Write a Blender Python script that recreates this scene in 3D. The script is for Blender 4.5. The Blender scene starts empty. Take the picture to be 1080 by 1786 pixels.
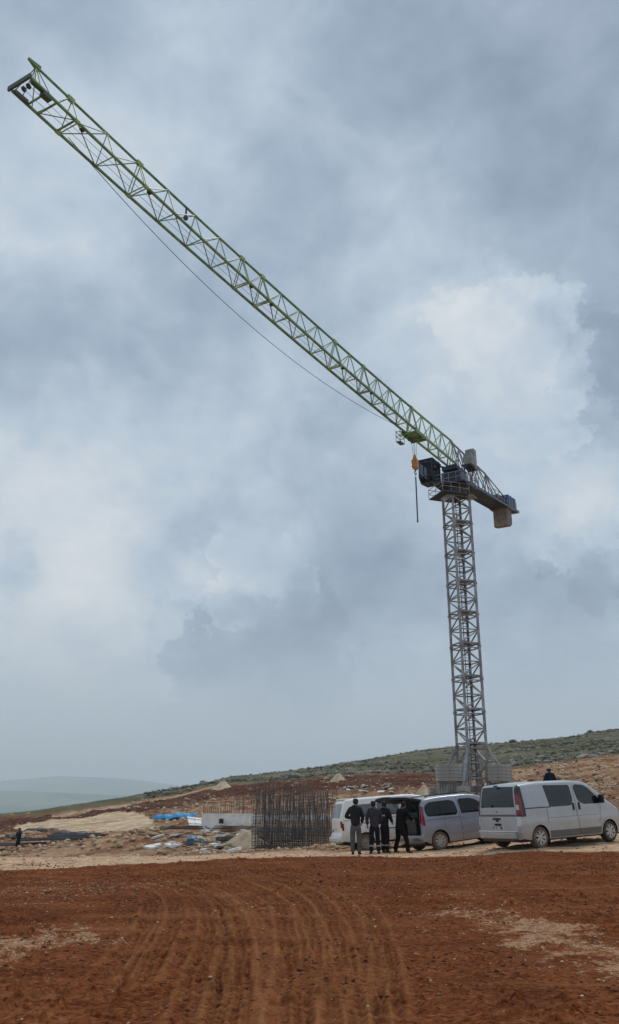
import bpy, bmesh, math, random
import numpy as np
from mathutils import Vector, Matrix, Euler
from mathutils.geometry import tessellate_polygon

SC = bpy.context.scene
COL = SC.collection
PI = math.pi
R = math.radians
random.seed(7)

# ------------------------------------------------------------------ camera
PITCH = math.atan(507 / 1450.0)
CAMH = 1.57
cam_data = bpy.data.cameras.new('camera')
cam_data.sensor_fit = 'VERTICAL'
cam_data.sensor_height = 36.0
cam_data.lens = 1450.0 / 1786.0 * 36.0
cam_data.clip_start = 0.1
cam_data.clip_end = 60000
cam = bpy.data.objects.new('camera', cam_data)
COL.objects.link(cam)
cam.location = (0, 0, CAMH)
cam.rotation_euler = (PI / 2 + PITCH, 0, 0)
SC.camera = cam

# ------------------------------------------------------------------ exposure, sampling
SC.view_settings.view_transform = 'Standard'
SC.view_settings.look = 'None'
SC.view_settings.gamma = 1
SC.view_settings.exposure = 0.0
SC.render.engine = 'CYCLES'
SC.cycles.use_denoising = True
SC.cycles.max_bounces = 6
SC.cycles.transparent_max_bounces = 8
SC.cycles.volume_bounces = 1
HAZE_DENSITY = 0.00015

# ------------------------------------------------------------------ node helper
class NT:
    def __init__(s, tree):
        s.t = tree
    def new(s, typ, props=None, **ins):
        n = s.t.nodes.new(typ)
        for k, v in (props or {}).items():
            setattr(n, k, v)
        for k, v in ins.items():
            key = int(k[1:]) if k[0] == 'i' and k[1:].isdigit() else k.replace('_', ' ')
            s.put(n.inputs[key], v)
        return n
    def put(s, sock, v):
        if hasattr(v, 'is_output'):
            s.t.links.new(v, sock)
        elif v is not None:
            sock.default_value = v
    def m(s, op, a, b=None, c=None, clamp=False):
        n = s.t.nodes.new('ShaderNodeMath'); n.operation = op; n.use_clamp = clamp
        s.put(n.inputs[0], a)
        if b is not None: s.put(n.inputs[1], b)
        if c is not None: s.put(n.inputs[2], c)
        return n.outputs[0]
    def vm(s, op, a, b=None, scale=None):
        n = s.t.nodes.new('ShaderNodeVectorMath'); n.operation = op
        s.put(n.inputs[0], a)
        if b is not None: s.put(n.inputs[1], b)
        if scale is not None: s.put(n.inputs['Scale'], scale)
        return n.outputs['Value'] if op in ('DOT_PRODUCT', 'LENGTH', 'DISTANCE') else n.outputs['Vector']
    def noise(s, vec, scale, detail=4, rough=0.5, dist=0.0):
        n = s.new('ShaderNodeTexNoise', None, Vector=vec, Scale=scale, Detail=detail, Roughness=rough, Distortion=dist)
        return n.outputs['Fac']
    def noisec(s, vec, scale, detail=4, rough=0.5):
        n = s.new('ShaderNodeTexNoise', None, Vector=vec, Scale=scale, Detail=detail, Roughness=rough)
        return n.outputs['Color']
    def smooth(s, v, a, b, lo=0.0, hi=1.0):
        n = s.new('ShaderNodeMapRange', {'interpolation_type': 'SMOOTHSTEP'}, i0=v, i1=a, i2=b, i3=lo, i4=hi)
        return n.outputs[0]
    def lin(s, v, a, b, lo=0.0, hi=1.0):
        return s.new('ShaderNodeMapRange', None, i0=v, i1=a, i2=b, i3=lo, i4=hi).outputs[0]
    def mix(s, f, a, b, blend='MIX'):
        n = s.t.nodes.new('ShaderNodeMix'); n.data_type = 'RGBA'; n.blend_type = blend
        s.put(n.inputs[0], f); s.put(n.inputs[6], a); s.put(n.inputs[7], b)
        return n.outputs[2]
    def ramp(s, f, stops, interp='LINEAR'):
        n = s.t.nodes.new('ShaderNodeValToRGB'); n.color_ramp.interpolation = interp
        e = n.color_ramp.elements
        while len(e) < len(stops): e.new(0.5)
        for el, (p, c) in zip(e, stops):
            el.position = p; el.color = c
        s.put(n.inputs[0], f)
        return n.outputs[0]

def srgb(r, g, b, a=1.0):
    f = lambda v: (v / 255 / 12.92) if v <= 10.3 else ((v / 255 + 0.055) / 1.055) ** 2.4
    return (f(r), f(g), f(b), a)

def pixdir(px, py):
    "world direction of a picture position in the photograph"
    u = 893 - py
    v = Vector((px - 540, 1450 * math.cos(PITCH) - u * math.sin(PITCH), 1450 * math.sin(PITCH) + u * math.cos(PITCH)))
    return v.normalized()

def at(px, py, Y):
    "point at forward distance Y seen at a picture position"
    d = pixdir(px, py)
    k = Y / d.y
    return Vector((d.x * k, Y, CAMH + d.z * k))

# ------------------------------------------------------------------ sun (soft, behind the cloud) and sky
SUN_EL, SUN_AZ = R(58), R(28)          # azimuth measured from +Y (ahead) towards +X
sl = bpy.data.lights.new('sun', 'SUN')
sl.energy = 1.4
sl.angle = R(14)
sl.color = (1.0, 0.93, 0.82)
sun = bpy.data.objects.new('sun', sl)
COL.objects.link(sun)
sdir = Vector((math.sin(SUN_AZ) * math.cos(SUN_EL), math.cos(SUN_AZ) * math.cos(SUN_EL), math.sin(SUN_EL)))
sun.rotation_euler = (-sdir).to_track_quat('-Z', 'Y').to_euler()

world = bpy.data.worlds.new('World')
SC.world = world
world.use_nodes = True
wt = world.node_tree
wt.nodes.clear()
W = NT(wt)
out = W.new('ShaderNodeOutputWorld')
sky = W.new('ShaderNodeTexSky', {'sky_type': 'NISHITA', 'sun_disc': False, 'sun_elevation': SUN_EL, 'sun_rotation': SUN_AZ})
bg_clear = W.new('ShaderNodeBackground', None, Color=sky.outputs[0], Strength=0.1)
D = W.new('ShaderNodeTexCoord').outputs['Generated']
sep = W.new('ShaderNodeSeparateXYZ', None, i0=D)
zc = W.m('ADD', W.m('MAXIMUM', sep.outputs[2], 0.0), 0.30)
dome = W.new('ShaderNodeCombineXYZ', None, i0=W.m('DIVIDE', sep.outputs[0], zc), i1=W.m('DIVIDE', sep.outputs[1], zc), i2=W.m('MULTIPLY', sep.outputs[2], 0.6)).outputs[0]
# the clouds' outlines are pushed about by a coarse and a fine noise
w1 = W.vm('SCALE', W.vm('SUBTRACT', W.noisec(D, 5.0, 3), (0.5, 0.5, 0.5)), scale=0.13)
w2 = W.vm('SCALE', W.vm('SUBTRACT', W.noisec(D, 22.0, 5, 0.62), (0.5, 0.5, 0.5)), scale=0.075)
DW = W.vm('NORMALIZE', W.vm('ADD', W.vm('ADD', D, w1), w2))
DF = W.vm('NORMALIZE', W.vm('ADD', D, W.vm('SCALE', W.vm('SUBTRACT', W.noisec(D, 13.0, 9, 0.66), (0.5, 0.5, 0.5)), scale=0.22)))

def blob(vec, px, py, r, wgt):
    d = pixdir(px, py)
    dp = W.vm('DOT_PRODUCT', vec, tuple(d))
    k = (1450.0 / r) ** 2
    return W.m('MULTIPLY', W.m('EXPONENT', W.m('MULTIPLY', W.m('SUBTRACT', dp, 1.0), k)), wgt)

SOFT = [  # px, py, radius, weight
    (60, 330, 170, .12), (250, 170, 180, .05), (1000, 90, 260, -.09), (900, 300, 230, -.05), (560, 420, 120, -.05),
    (430, 330, 130, -.05), (650, 390, 70, .10), (150, 560, 170, -.14), (60, 700, 130, -.05), (450, 480, 110, -.02),
    (640, 560, 90, .04), (860, 620, 110, .15), (760, 560, 70, .10), (940, 690, 70, .10), (1070, 560, 110, -.12),
    (1010, 780, 80, -.07), (620, 830, 90, -.06), (320, 800, 130, .02), (500, 690, 90, .08), (90, 920, 190, .14),
    (150, 1080, 130, .12), (10, 1010, 38, -.20), (300, 950, 60, -.07), (420, 990, 60, .12), (520, 1000, 60, .06),
    (350, 1080, 90, -.11), (560, 1110, 120, -.10), (650, 960, 80, -.07), (930, 870, 60, .10), (1050, 830, 60, .12),
    (1040, 1020, 110, -.10), (700, 1180, 80, .05), (180, 1230, 120, -.03), (1000, 930, 40, .12), (850, 1100, 90, -.06),
    (720, 380, 90, .05), (330, 120, 140, .02), (0, -40, 200, -.10), (540, -90, 330, -.07), (1100, -20, 250, -.06),
    (120, 460, 60, .04), (30, 600, 80, -.05), (430, 620, 120, .03), (760, 800, 60, .05), (480, 880, 90, -.03), (230, 700, 80, .03),
]
acc = None
for b in SOFT:
    v = blob(DW, b[0], b[1], b[2], b[3] * 1.35)
    acc = v if acc is None else W.m('ADD', acc, v)
def crisp(blobs, lo, hi, wgt):
    a = None
    for b in blobs:
        v = blob(DF, *b)
        a = v if a is None else W.m('ADD', a, v)
    body = W.m('MULTIPLY', W.smooth(a, lo, hi), wgt)
    if wgt < 0: return body
    rim = W.m('SUBTRACT', W.smooth(a, lo, (lo + hi) / 2), W.smooth(a, hi, hi + .35))      # bright edge of the bank
    shade = W.m('SUBTRACT', W.smooth(a, lo - .30, lo - .02), W.smooth(a, lo - .02, lo + .04))   # darker sky just outside it
    # the edge is sharp in places and dissolves in others
    vis = W.smooth(W.noise(W.vm('ADD', D, (blobs[0][0] * .01, 0.0, 0.0)), 6.5, 4, .55), .43, .60, .12, 1.0)
    return W.m('MULTIPLY', vis, W.m('ADD', body, W.m('SUBTRACT', W.m('MULTIPLY', rim, .065), W.m('MULTIPLY', shade, .03))))
# banks of cumulus with a hard lit rim
c1 = crisp([(150, 1000, 120, 1.0), (60, 1090, 110, .7), (215, 1160, 60, .7), (255, 1010, 35, .5)], .44, .58, .075)
c2 = crisp([(420, 1010, 60, .9), (395, 1030, 40, .5), (505, 1000, 40, .7)], .38, .54, .075)
c3 = crisp([(880, 620, 110, 1.0), (955, 700, 55, .7)], .44, .58, .075)
c4 = crisp([(1040, 900, 60, .9), (985, 925, 40, .8)], .38, .54, .075)
c5 = crisp([(350, 1110, 75, 1.0), (560, 1120, 90, .9)], .48, .62, -.08)
c6 = crisp([(1060, 640, 80, 1.0), (1040, 1010, 70, .9)], .48, .62, -.08)
for c in (c1, c2, c3, c4, c5, c6):
    acc = W.m('ADD', acc, c)
n1 = W.noise(dome, 2.1, 6, 0.55, 0.3)
n2 = W.noise(dome, 7.0, 8, 0.6, 0.2)
fade = W.smooth(sep.outputs[2], 0.04, 0.22)
# billows lit from above: the same noise sampled a little higher up is taken away
def billow(sc, dz, det):
    v0 = W.vm('ADD', D, w1)
    return W.m('SUBTRACT', W.noise(v0, sc, det, .58), W.noise(W.vm('ADD', v0, (0.0, -dz * .5, dz)), sc, det, .58))
bil = W.m('ADD', W.m('MULTIPLY', billow(4.2, .05, 4), .50), W.m('MULTIPLY', billow(9.0, .022, 6), .26))
acc = W.m('ADD', acc, W.m('MULTIPLY', bil, fade))
acc = W.m('ADD', acc, W.m('MULTIPLY', W.m('SUBTRACT', n1, 0.5), W.m('MULTIPLY', fade, 0.50)))
acc = W.m('ADD', acc, W.m('MULTIPLY', W.m('SUBTRACT', n2, 0.5), W.m('MULTIPLY', fade, 0.28)))
acc = W.m('ADD', acc, 0.56)
cloud = W.ramp(acc, [(0.0, srgb(108, 125, 145)), (0.25, srgb(138, 156, 177)), (0.45, srgb(163, 181, 200)), (0.62, srgb(188, 204, 219)), (0.78, srgb(210, 220, 228)), (1.0, srgb(230, 234, 238))])
low = W.smooth(sep.outputs[2], 0.0, 0.26, 0.85, 0.0)
cloud = W.mix(low, cloud, srgb(184, 197, 207))
bg_cloud = W.new('ShaderNodeBackground', None, Color=cloud, Strength=1.0)
cover = W.new('ShaderNodeMixShader', None, i0=0.97, i1=bg_clear.outputs[0], i2=bg_cloud.outputs[0])
wt.links.new(cover.outputs[0], out.inputs[0])
# ------------------------------------------------------------------ object helpers
def tag(o, label=None, cat=None, group=None, kind=None):
    if label: o['label'] = label
    if cat: o['category'] = cat
    if group: o['group'] = group
    if kind: o['kind'] = kind
    return o

def empty(name, loc=(0, 0, 0), rz=0.0, label=None, cat=None, group=None):
    o = bpy.data.objects.new(name, None)
    COL.objects.link(o)
    o.location = loc
    o.rotation_euler = (0, 0, rz)
    o.empty_display_size = 0.2
    return tag(o, label, cat, group)

def kids(o):
    return [c for c in bpy.data.objects if c.parent == o]

def copy_tree(o, parent=None):
    c = o.copy()
    COL.objects.link(c)
    if parent is not None: c.parent = parent
    for k in kids(o):
        copy_tree(k, c)
    return c

class MB:
    "collects boxes, bars and tubes and links them as one mesh object"
    def __init__(s):
        s.v = []; s.f = []; s.m = []
    def add(s, vs, fs, mi=0):
        n = len(s.v)
        s.v.extend([tuple(v) for v in vs])
        s.f.extend([tuple(i + n for i in f) for f in fs])
        s.m.extend([mi] * len(fs))
        return s
    def box(s, c, size, rz=0.0, mi=0, M=None):
        hx, hy, hz = size[0] / 2, size[1] / 2, size[2] / 2
        vs = [Vector((x, y, z)) for x in (-hx, hx) for y in (-hy, hy) for z in (-hz, hz)]
        if rz:
            rm = Matrix.Rotation(rz, 3, 'Z'); vs = [rm @ v for v in vs]
        vs = [v + Vector(c) for v in vs]
        if M is not None: vs = [M @ v for v in vs]
        return s.add(vs, [(0, 1, 3, 2), (4, 6, 7, 5), (0, 4, 5, 1), (2, 3, 7, 6), (0, 2, 6, 4), (1, 5, 7, 3)], mi)
    def bbox(s, c, size, b=0.02, M=None, mi=0):
        "box with chamfered edges"
        bm = bmesh.new()
        bmesh.ops.create_cube(bm, size=1.0)
        bmesh.ops.scale(bm, vec=size, verts=bm.verts)
        bmesh.ops.bevel(bm, geom=list(bm.edges), offset=b, segments=2, affect='EDGES', profile=0.5)
        vs = [v.co + Vector(c) for v in bm.verts]
        if M is not None: vs = [M @ v for v in vs]
        bm.verts.index_update()
        fs = [tuple(v.index for v in f.verts) for f in bm.faces]
        bm.free()
        return s.add(vs, fs, mi)
    def bar(s, a, b, w, h=None, n=4, w2=None, mi=0, up=None):
        "straight bar; n=4 square, more = round"
        a = Vector(a); b = Vector(b)
        d = (b - a)
        if d.length < 1e-6: return s
        d.normalize()
        u0 = Vector(up) if up else (Vector((0, 0, 1)) if abs(d.z) < 0.95 else Vector((1, 0, 0)))
        x = d.cross(u0).normalized(); y = x.cross(d).normalized()
        h = w if h is None else h
        w2 = w if w2 is None else w2
        vs = []
        for p, k in ((a, 1.0), (b, w2 / w)):
            for i in range(n):
                if n == 4:
                    sx, sy = ((-1, -1), (1, -1), (1, 1), (-1, 1))[i]
                    q = x * (sx * w / 2 * k) + y * (sy * h / 2 * k)
                else:
                    an = 2 * PI * i / n
                    q = x * (math.cos(an) * w / 2 * k) + y * (math.sin(an) * h / 2 * k)
                vs.append(p + q)
        fs = [(i, (i + 1) % n, n + (i + 1) % n, n + i) for i in range(n)]
        fs += [tuple(range(n - 1, -1, -1)), tuple(range(n, 2 * n))]
        return s.add(vs, fs, mi)
    def path(s, pts, w, n=6, mi=0):
        "round tube through points, joined at the corners"
        pts = [Vector(p) for p in pts]
        rings = []
        for i, p in enumerate(pts):
            d = (pts[min(i + 1, len(pts) - 1)] - pts[max(i - 1, 0)]).normalized()
            u0 = Vector((0, 0, 1)) if abs(d.z) < 0.95 else Vector((1, 0, 0))
            x = d.cross(u0).normalized(); y = x.cross(d).normalized()
            rings.append([p + x * math.cos(2 * PI * k / n) * w / 2 + y * math.sin(2 * PI * k / n) * w / 2 for k in range(n)])
        vs = [v for r_ in rings for v in r_]
        fs = []
        for i in range(len(rings) - 1):
            for k in range(n):
                fs.append((i * n + k, i * n + (k + 1) % n, (i + 1) * n + (k + 1) % n, (i + 1) * n + k))
        fs.append(tuple(range(n - 1, -1, -1))); fs.append(tuple((len(rings) - 1) * n + k for k in range(n)))
        return s.add(vs, fs, mi)
    def lathe(s, prof, M=None, n=28, mi=0):
        "profile of (radius, x) turned about the X axis"
        vs = []
        for r_, x in prof:
            for k in range(n):
                an = 2 * PI * k / n
                v = Vector((x, r_ * math.cos(an), r_ * math.sin(an)))
                vs.append(M @ v if M is not None else v)
        fs = []
        for i in range(len(prof) - 1):
            for k in range(n):
                fs.append((i * n + k, i * n + (k + 1) % n, (i + 1) * n + (k + 1) % n, (i + 1) * n + k))
        return s.add(vs, fs, mi)
    def build(s, name, mats, parent=None, smooth=False, loc=None, sharp=None):
        me = bpy.data.meshes.new(name)
        me.from_pydata(s.v, [], s.f)
        if not isinstance(mats, (list, tuple)): mats = [mats]
        for m_ in mats: me.materials.append(m_)
        if len(mats) > 1:
            me.polygons.foreach_set('material_index', s.m)
        bm = bmesh.new(); bm.from_mesh(me)
        bmesh.ops.recalc_face_normals(bm, faces=bm.faces)
        bm.to_mesh(me); bm.free()
        if smooth:
            me.polygons.foreach_set('use_smooth', [True] * len(me.polygons))
            if sharp: me.set_sharp_from_angle(angle=sharp)
        me.update()
        o = bpy.data.objects.new(name, me)
        COL.objects.link(o)
        if parent is not None: o.parent = parent
        if loc is not None: o.location = loc
        return o

# ------------------------------------------------------------------ materials
def principled(name, col, rough=0.6, metal=0.0, var=0.0, vscale=4.0, bump=0.0, bscale=20.0, spec=0.5, coat=0.0, dirt=None, coords='Object', dirt_scale=3.0, splash=None):
    m = bpy.data.materials.new(name)
    m.use_nodes = True
    t = m.node_tree
    t.nodes.clear()
    n = NT(t)
    o = n.new('ShaderNodeOutputMaterial')
    p = n.new('ShaderNodeBsdfPrincipled')
    t.links.new(p.outputs[0], o.inputs[0])
    tc = n.new('ShaderNodeTexCoord').outputs[coords]
    c = col
    if var:
        f = n.noise(tc, vscale, 5, 0.6)
        lo = tuple(x * (1 - var) for x in col[:3]) + (1,)
        hi = tuple(min(1, x * (1 + var)) for x in col[:3]) + (1,)
        c = n.mix(n.smooth(f, 0.3, 0.7), lo, hi)
    if dirt:
        f = n.noise(tc, dirt_scale, 7, 0.65)
        c = n.mix(n.smooth(f, 0.5, 0.72, 0, dirt[1]), c, dirt[0])
    if splash:   # road dirt thrown up the lower body, with a ragged upper limit
        sz = n.new('ShaderNodeSeparateXYZ', None, i0=tc).outputs[2]
        ns = n.noise(tc, 4.0, 6, 0.7)
        hgt = n.m('ADD', sz, n.m('MULTIPLY', n.m('SUBTRACT', ns, .5), .9))
        c = n.mix(n.smooth(hgt, .85, .25, 0, splash[1]), c, splash[0])
    n.put(p.inputs['Base Color'], c)
    p.inputs['Roughness'].default_value = rough
    p.inputs['Metallic'].default_value = metal
    p.inputs['Specular IOR Level'].default_value = spec
    p.inputs['Coat Weight'].default_value = coat
    if bump:
        b = n.new('ShaderNodeBump', None, Strength=bump, Distance=0.02, Height=n.noise(tc, bscale, 5, 0.6))
        t.links.new(b.outputs[0], p.inputs['Normal'])
    return m

M = {}
DUST = (0.30, 0.19, 0.12, 1)
M['green'] = principled('green crane paint', (0.15, 0.27, 0.10, 1), 0.5, var=0.35, vscale=1.5, dirt=((0.03, 0.035, 0.03, 1), 0.6), dirt_scale=2)
M['brace'] = principled('backlit green lattice paint', (0.24, 0.36, 0.20, 1), 0.5, var=0.3, vscale=1.5)  # both jib greens lightened in colour to imitate light through the backlit lattice
M['dark_green'] = principled('dark green crane paint', (0.045, 0.075, 0.045, 1), 0.5, var=0.3, vscale=2)
M['lime'] = principled('bright green crane paint', (0.30, 0.46, 0.18, 1), 0.5, var=0.3, vscale=2)
M['mast'] = principled('grey galvanised steel', (0.29, 0.295, 0.305, 1), 0.55, 0.2, var=0.35, vscale=1.2, dirt=((0.10, 0.06, 0.04, 1), 0.6), dirt_scale=1.5)
M['mast_dark'] = principled('dark weathered steel', (0.05, 0.055, 0.062, 1), 0.6, 0.2, var=0.4, vscale=2)
M['navy'] = principled('navy blue steel paint', (0.016, 0.032, 0.075, 1), 0.4, var=0.3, vscale=2)
M['blue'] = principled('blue steel paint', (0.015, 0.05, 0.16, 1), 0.4, var=0.2)
M['cabinet'] = principled('light grey sheet metal', (0.26, 0.28, 0.28, 1), 0.5, var=0.2, vscale=2, dirt=((0.1, 0.1, 0.09, 1), 0.5))
M['concrete'] = principled('cast concrete', (0.36, 0.35, 0.32, 1), 0.9, var=0.3, vscale=1.6, bump=0.3, bscale=9, dirt=((0.15, 0.13, 0.11, 1), 0.7), dirt_scale=1.0)
M['cw'] = principled('stained concrete counterweight', (0.23, 0.195, 0.17, 1), 0.9, var=0.3, vscale=1.5, bump=0.3, bscale=6)
M['orange'] = principled('yellow-orange hook paint', (0.50, 0.21, 0.03, 1), 0.5, var=0.3, vscale=5)
M['rope'] = principled('steel rope', (0.10, 0.105, 0.11, 1), 0.5, 0.5)
M['rust'] = principled('dark rebar steel', (0.095, 0.097, 0.10, 1), 0.8, 0.1, var=0.4, vscale=3, dirt=((0.10, 0.06, 0.04, 1), 0.4))
M['white_steel'] = principled('white painted steel', (0.7, 0.7, 0.7, 1), 0.5, var=0.1)
M['glass_dark'] = principled('dark window glass', (0.012, 0.016, 0.018, 1), 0.06, spec=0.6)
M['black'] = principled('black plastic', (0.012, 0.012, 0.013, 1), 0.5)
M['tarp'] = principled('bright blue tarpaulin', (0.03, 0.30, 0.60, 1), 0.55, var=0.3, vscale=2, bump=0.5, bscale=4)
M['tarp_dark'] = principled('dark plastic sheet', (0.02, 0.026, 0.028, 1), 0.45, var=0.4, vscale=2, bump=0.6, bscale=4)
M['timber'] = principled('weathered timber', (0.19, 0.15, 0.11, 1), 0.85, var=0.4, vscale=5)

def thin_glass(name, tint, op):
    m = bpy.data.materials.new(name); m.use_nodes = True
    t = m.node_tree; t.nodes.clear(); n = NT(t)
    o = n.new('ShaderNodeOutputMaterial')
    tr = n.new('ShaderNodeBsdfTransparent', None, Color=tint)
    gl = n.new('ShaderNodeBsdfPrincipled')
    gl.inputs['Base Color'].default_value = (.01, .012, .013, 1); gl.inputs['Roughness'].default_value = .04
    mx = n.new('ShaderNodeMixShader', None, i0=op, i1=tr.outputs[0], i2=gl.outputs[0])
    t.links.new(mx.outputs[0], o.inputs[0])
    return m
# ------------------------------------------------------------------ ground heights
def _hash(ix, iy, seed):
    h = (ix.astype(np.int64) * 374761393 + iy.astype(np.int64) * 668265263 + seed * 974711) & 0x7fffffff
    h = ((h ^ (h >> 13)) * 1274126177) & 0x7fffffff
    h = h ^ (h >> 16)
    return (h & 0xffff).astype(np.float32) / 65535.0

def vnoise(x, y, seed=0):
    fx = np.floor(x); fy = np.floor(y)
    ix = fx.astype(np.int64); iy = fy.astype(np.int64)
    tx = (x - fx); ty = (y - fy)
    tx = tx * tx * (3 - 2 * tx); ty = ty * ty * (3 - 2 * ty)
    a = _hash(ix, iy, seed); b = _hash(ix + 1, iy, seed); c = _hash(ix, iy + 1, seed); d = _hash(ix + 1, iy + 1, seed)
    return (a * (1 - tx) + b * tx) * (1 - ty) + (c * (1 - tx) + d * tx) * ty - 0.5

def fbm(x, y, scale, octs=4, seed=0, gain=0.5):
    s = 0; a = 1.0
    for o in range(octs):
        ca, sa = math.cos(o * 1.1 + seed), math.sin(o * 1.1 + seed)
        k = 2.03 ** o / scale
        s = s + a * vnoise((x * ca - y * sa) * k + 17.3 * o, (x * sa + y * ca) * k - 9.1 * o, seed + o)
        a *= gain
    return s

def sstep(v, a, b):
    t = np.clip((v - a) / (b - a), 0, 1)
    return t * t * (3 - 2 * t)

TC = np.array([-400, 0, 100, 200, 300, 400, 500, 600, 700, 800, 900, 1000, 1080, 1500], float)
TD = np.array([8, 24, 28, 33, 45, 60, 82, 100, 130, 170, 250, 350, 500, 900, 2500, 5000, 6500, 9000, 12000, 15000], float)
def zs(*a): return ('z', a)
def ps(*a): return ('p', a)
ROWS = [
    zs(*[0] * 14),
    zs(0, 0, 0, 0, 0, 0, 0, 0, 0, .03, .08, .08, .08, .1),
    zs(0, 0, 0, 0, 0, 0, 0, 0, -.02, .03, .24, .25, .27, .35),
    zs(-.5, -.5, -.4, -.4, -.35, -.25, -.2, -.16, -.1, .05, .32, .5, .6, .8),
    zs(-1.9, -1.9, -1.7, -1.4, -1.1, -.8, -.62, -.4, 0, .6, 1.5, 2.25, 2.4, 2.8),
    ps(1500, 1500, 1491, 1476, 1457, 1445, 1441, 1433, 1425, 1410, 1386, 1372, 1366, 1358),
    ps(1488, 1486, 1472, 1458, 1446, 1434, 1421, 1412, 1405, 1398, 1375, 1362, 1352, 1330),
    ps(1465, 1462, 1449, 1444, 1432, 1421, 1408, 1400, 1392, 1385, 1365, 1350, 1340, 1315),
    ps(1448, 1440, 1430, 1424, 1412, 1400, 1386, 1377, 1370, 1366, 1350, 1335, 1322, 1300),
    ps(1430, 1424, 1412, 1403, 1393, 1380, 1368, 1360, 1354, 1350, 1338, 1325, 1312, 1290),
    ps(1440, 1428, 1412, 1395, 1380, 1364, 1354, 1342, 1335, 1328, 1318, 1305, 1295, 1270),
    ps(1470, 1460, 1430, 1400, 1377, 1358, 1345, 1329, 1313, 1303, 1294, 1285, 1273, 1245),
    ps(1500, 1490, 1450, 1415, 1386, 1368, 1352, 1337, 1320, 1310, 1300, 1291, 1280, 1252),
    zs(-55, -55, -55, -50, -42, -30, -20, -15, -10, -5, 0, 0, 0, 0),
    zs(-48, -48, -48, -48, -48, -48, -48, -48, -48, -48, -48, -48, -48, -48),
    ps(1404, 1403, 1403, 1404, 1404, 1405, 1405, 1405, 1405, 1405, 1405, 1405, 1405, 1405),
    ps(1374, 1377, 1380, 1386, 1391, 1394, 1396, 1396, 1396, 1396, 1396, 1396, 1396, 1396),
    ps(1388, 1390, 1391, 1394, 1398, 1399, 1399, 1399, 1399, 1399, 1399, 1399, 1399, 1399),
    ps(1362, 1357, 1344, 1350, 1364, 1376, 1380, 1380, 1380, 1380, 1380, 1380, 1380, 1380),
    zs(*[100] * 14),
]
def slope_of(py):
    u = 893 - py
    return (1450 * math.sin(PITCH) + u * math.cos(PITCH)) / (1450 * math.cos(PITCH) - u * math.sin(PITCH))
TZ = np.array([[v if k == 'z' else CAMH + slope_of(v) * d for v in row] for (k, row), d in zip(ROWS, TD)])
TA = np.arctan((TC - 540) / 1536.0)
NA, ND = 241, 361
ga = np.linspace(TA[0], TA[-1], NA)
gl = np.linspace(math.log(TD[0]), math.log(TD[-1]), ND)
# resample (angle to the picture height so that far slopes stay straight), then blur
_r1 = np.array([np.interp(ga, TA, row) for row in TZ])
_sl = _r1 / TD[:, None]
G = np.array([np.interp(gl, np.log(TD), _sl[:, j]) for j in range(NA)]).T
def _blur(a, n, ax):
    k = np.hanning(2 * n + 3)[1:-1]; k /= k.sum()
    p = np.pad(a, [(n, n) if i == ax else (0, 0) for i in (0, 1)], mode='edge')
    return np.apply_along_axis(lambda v: np.convolve(v, k, mode='valid'), ax, p)
G = _blur(_blur(G, 6, 1), 5, 0)

def base_h(x, y):
    r = np.hypot(x, y)
    az = np.arctan2(x, y)
    rr = np.maximum(r * np.cos(np.clip(az, -0.75, 0.75)), 0.5)
    l = np.clip((np.log(rr) - gl[0]) / (gl[1] - gl[0]), 0, ND - 1.001)
    a = np.clip((az - ga[0]) / (ga[1] - ga[0]), 0, NA - 1.001)
    i = l.astype(int); j = a.astype(int); fl = l - i; fa = a - j
    s = (G[i, j] * (1 - fa) + G[i, j + 1] * fa) * (1 - fl) + (G[i + 1, j] * (1 - fa) + G[i + 1, j + 1] * fa) * fl
    s = s * (1 - sstep(np.abs(az), 1.0, 1.7))
    return s * rr

def project(x, y, z):
    z = z - CAMH
    d = np.maximum(y * math.cos(PITCH) + z * math.sin(PITCH), 0.01)
    u = -y * math.sin(PITCH) + z * math.cos(PITCH)
    return 540 + 1450 * x / d, 893 - 1450 * u / d

SAND = [(22, 1446), (60, 1434), (130, 1427), (200, 1416), (235, 1416), (268, 1430), (272, 1444), (240, 1450), (200, 1455), (130, 1457), (105, 1450), (60, 1452)]
GREEN_X = [-400, 0, 100, 200, 300, 350, 400, 500, 600, 700, 800, 900, 1000, 1080, 1500]
GREEN_Y = [1440, 1430, 1418, 1404, 1388, 1375, 1369, 1364, 1356, 1351, 1348, 1340, 1330, 1318, 1300]
EDGE_X = [-400, 0, 200, 400, 600, 800, 1080, 1500]
EDGE_D = [22.5, 23.2, 24.2, 26.2, 28.4, 27.2, 27.9, 28.2]
TRACKS = [  # picture positions on the flat ground, width, lug depth, rut depth
    ([(205, 1543), (245, 1553), (266, 1575), (262, 1605), (240, 1640), (190, 1700)], .30, .024, -.036),
    ([(245, 1541), (285, 1553), (303, 1578), (298, 1606), (275, 1650), (235, 1710)], .30, .024, -.036),
    ([(225, 1535), (310, 1547), (362, 1580), (376, 1630), (362, 1690), (335, 1800)], .36, .030, -.030),
    ([(265, 1533), (350, 1546), (396, 1582), (412, 1640), (408, 1700), (398, 1800)], .34, .030, -.030),
    ([(320, 1529), (420, 1542), (482, 1574), (507, 1630), (512, 1700), (506, 1800)], .30, .026, -.034),
    ([(360, 1528), (465, 1543), (524, 1580), (547, 1640), (552, 1700), (550, 1800)], .28, .026, -.030),
    ([(400, 1527), (505, 1543), (564, 1580), (589, 1640), (598, 1710), (600, 1800)], .28, .026, -.028),
    ([(430, 1526), (535, 1541), (600, 1576), (629, 1630), (640, 1700), (644, 1800)], .26, .024, -.032),
    ([(460, 1526), (570, 1543), (634, 1580), (665, 1640), (678, 1710), (682, 1800)], .22, .022, -.028),
    ([(330, 1540), (395, 1562), (438, 1600), (462, 1650), (466, 1710), (452, 1800)], .36, .000, .012),
]
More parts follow.
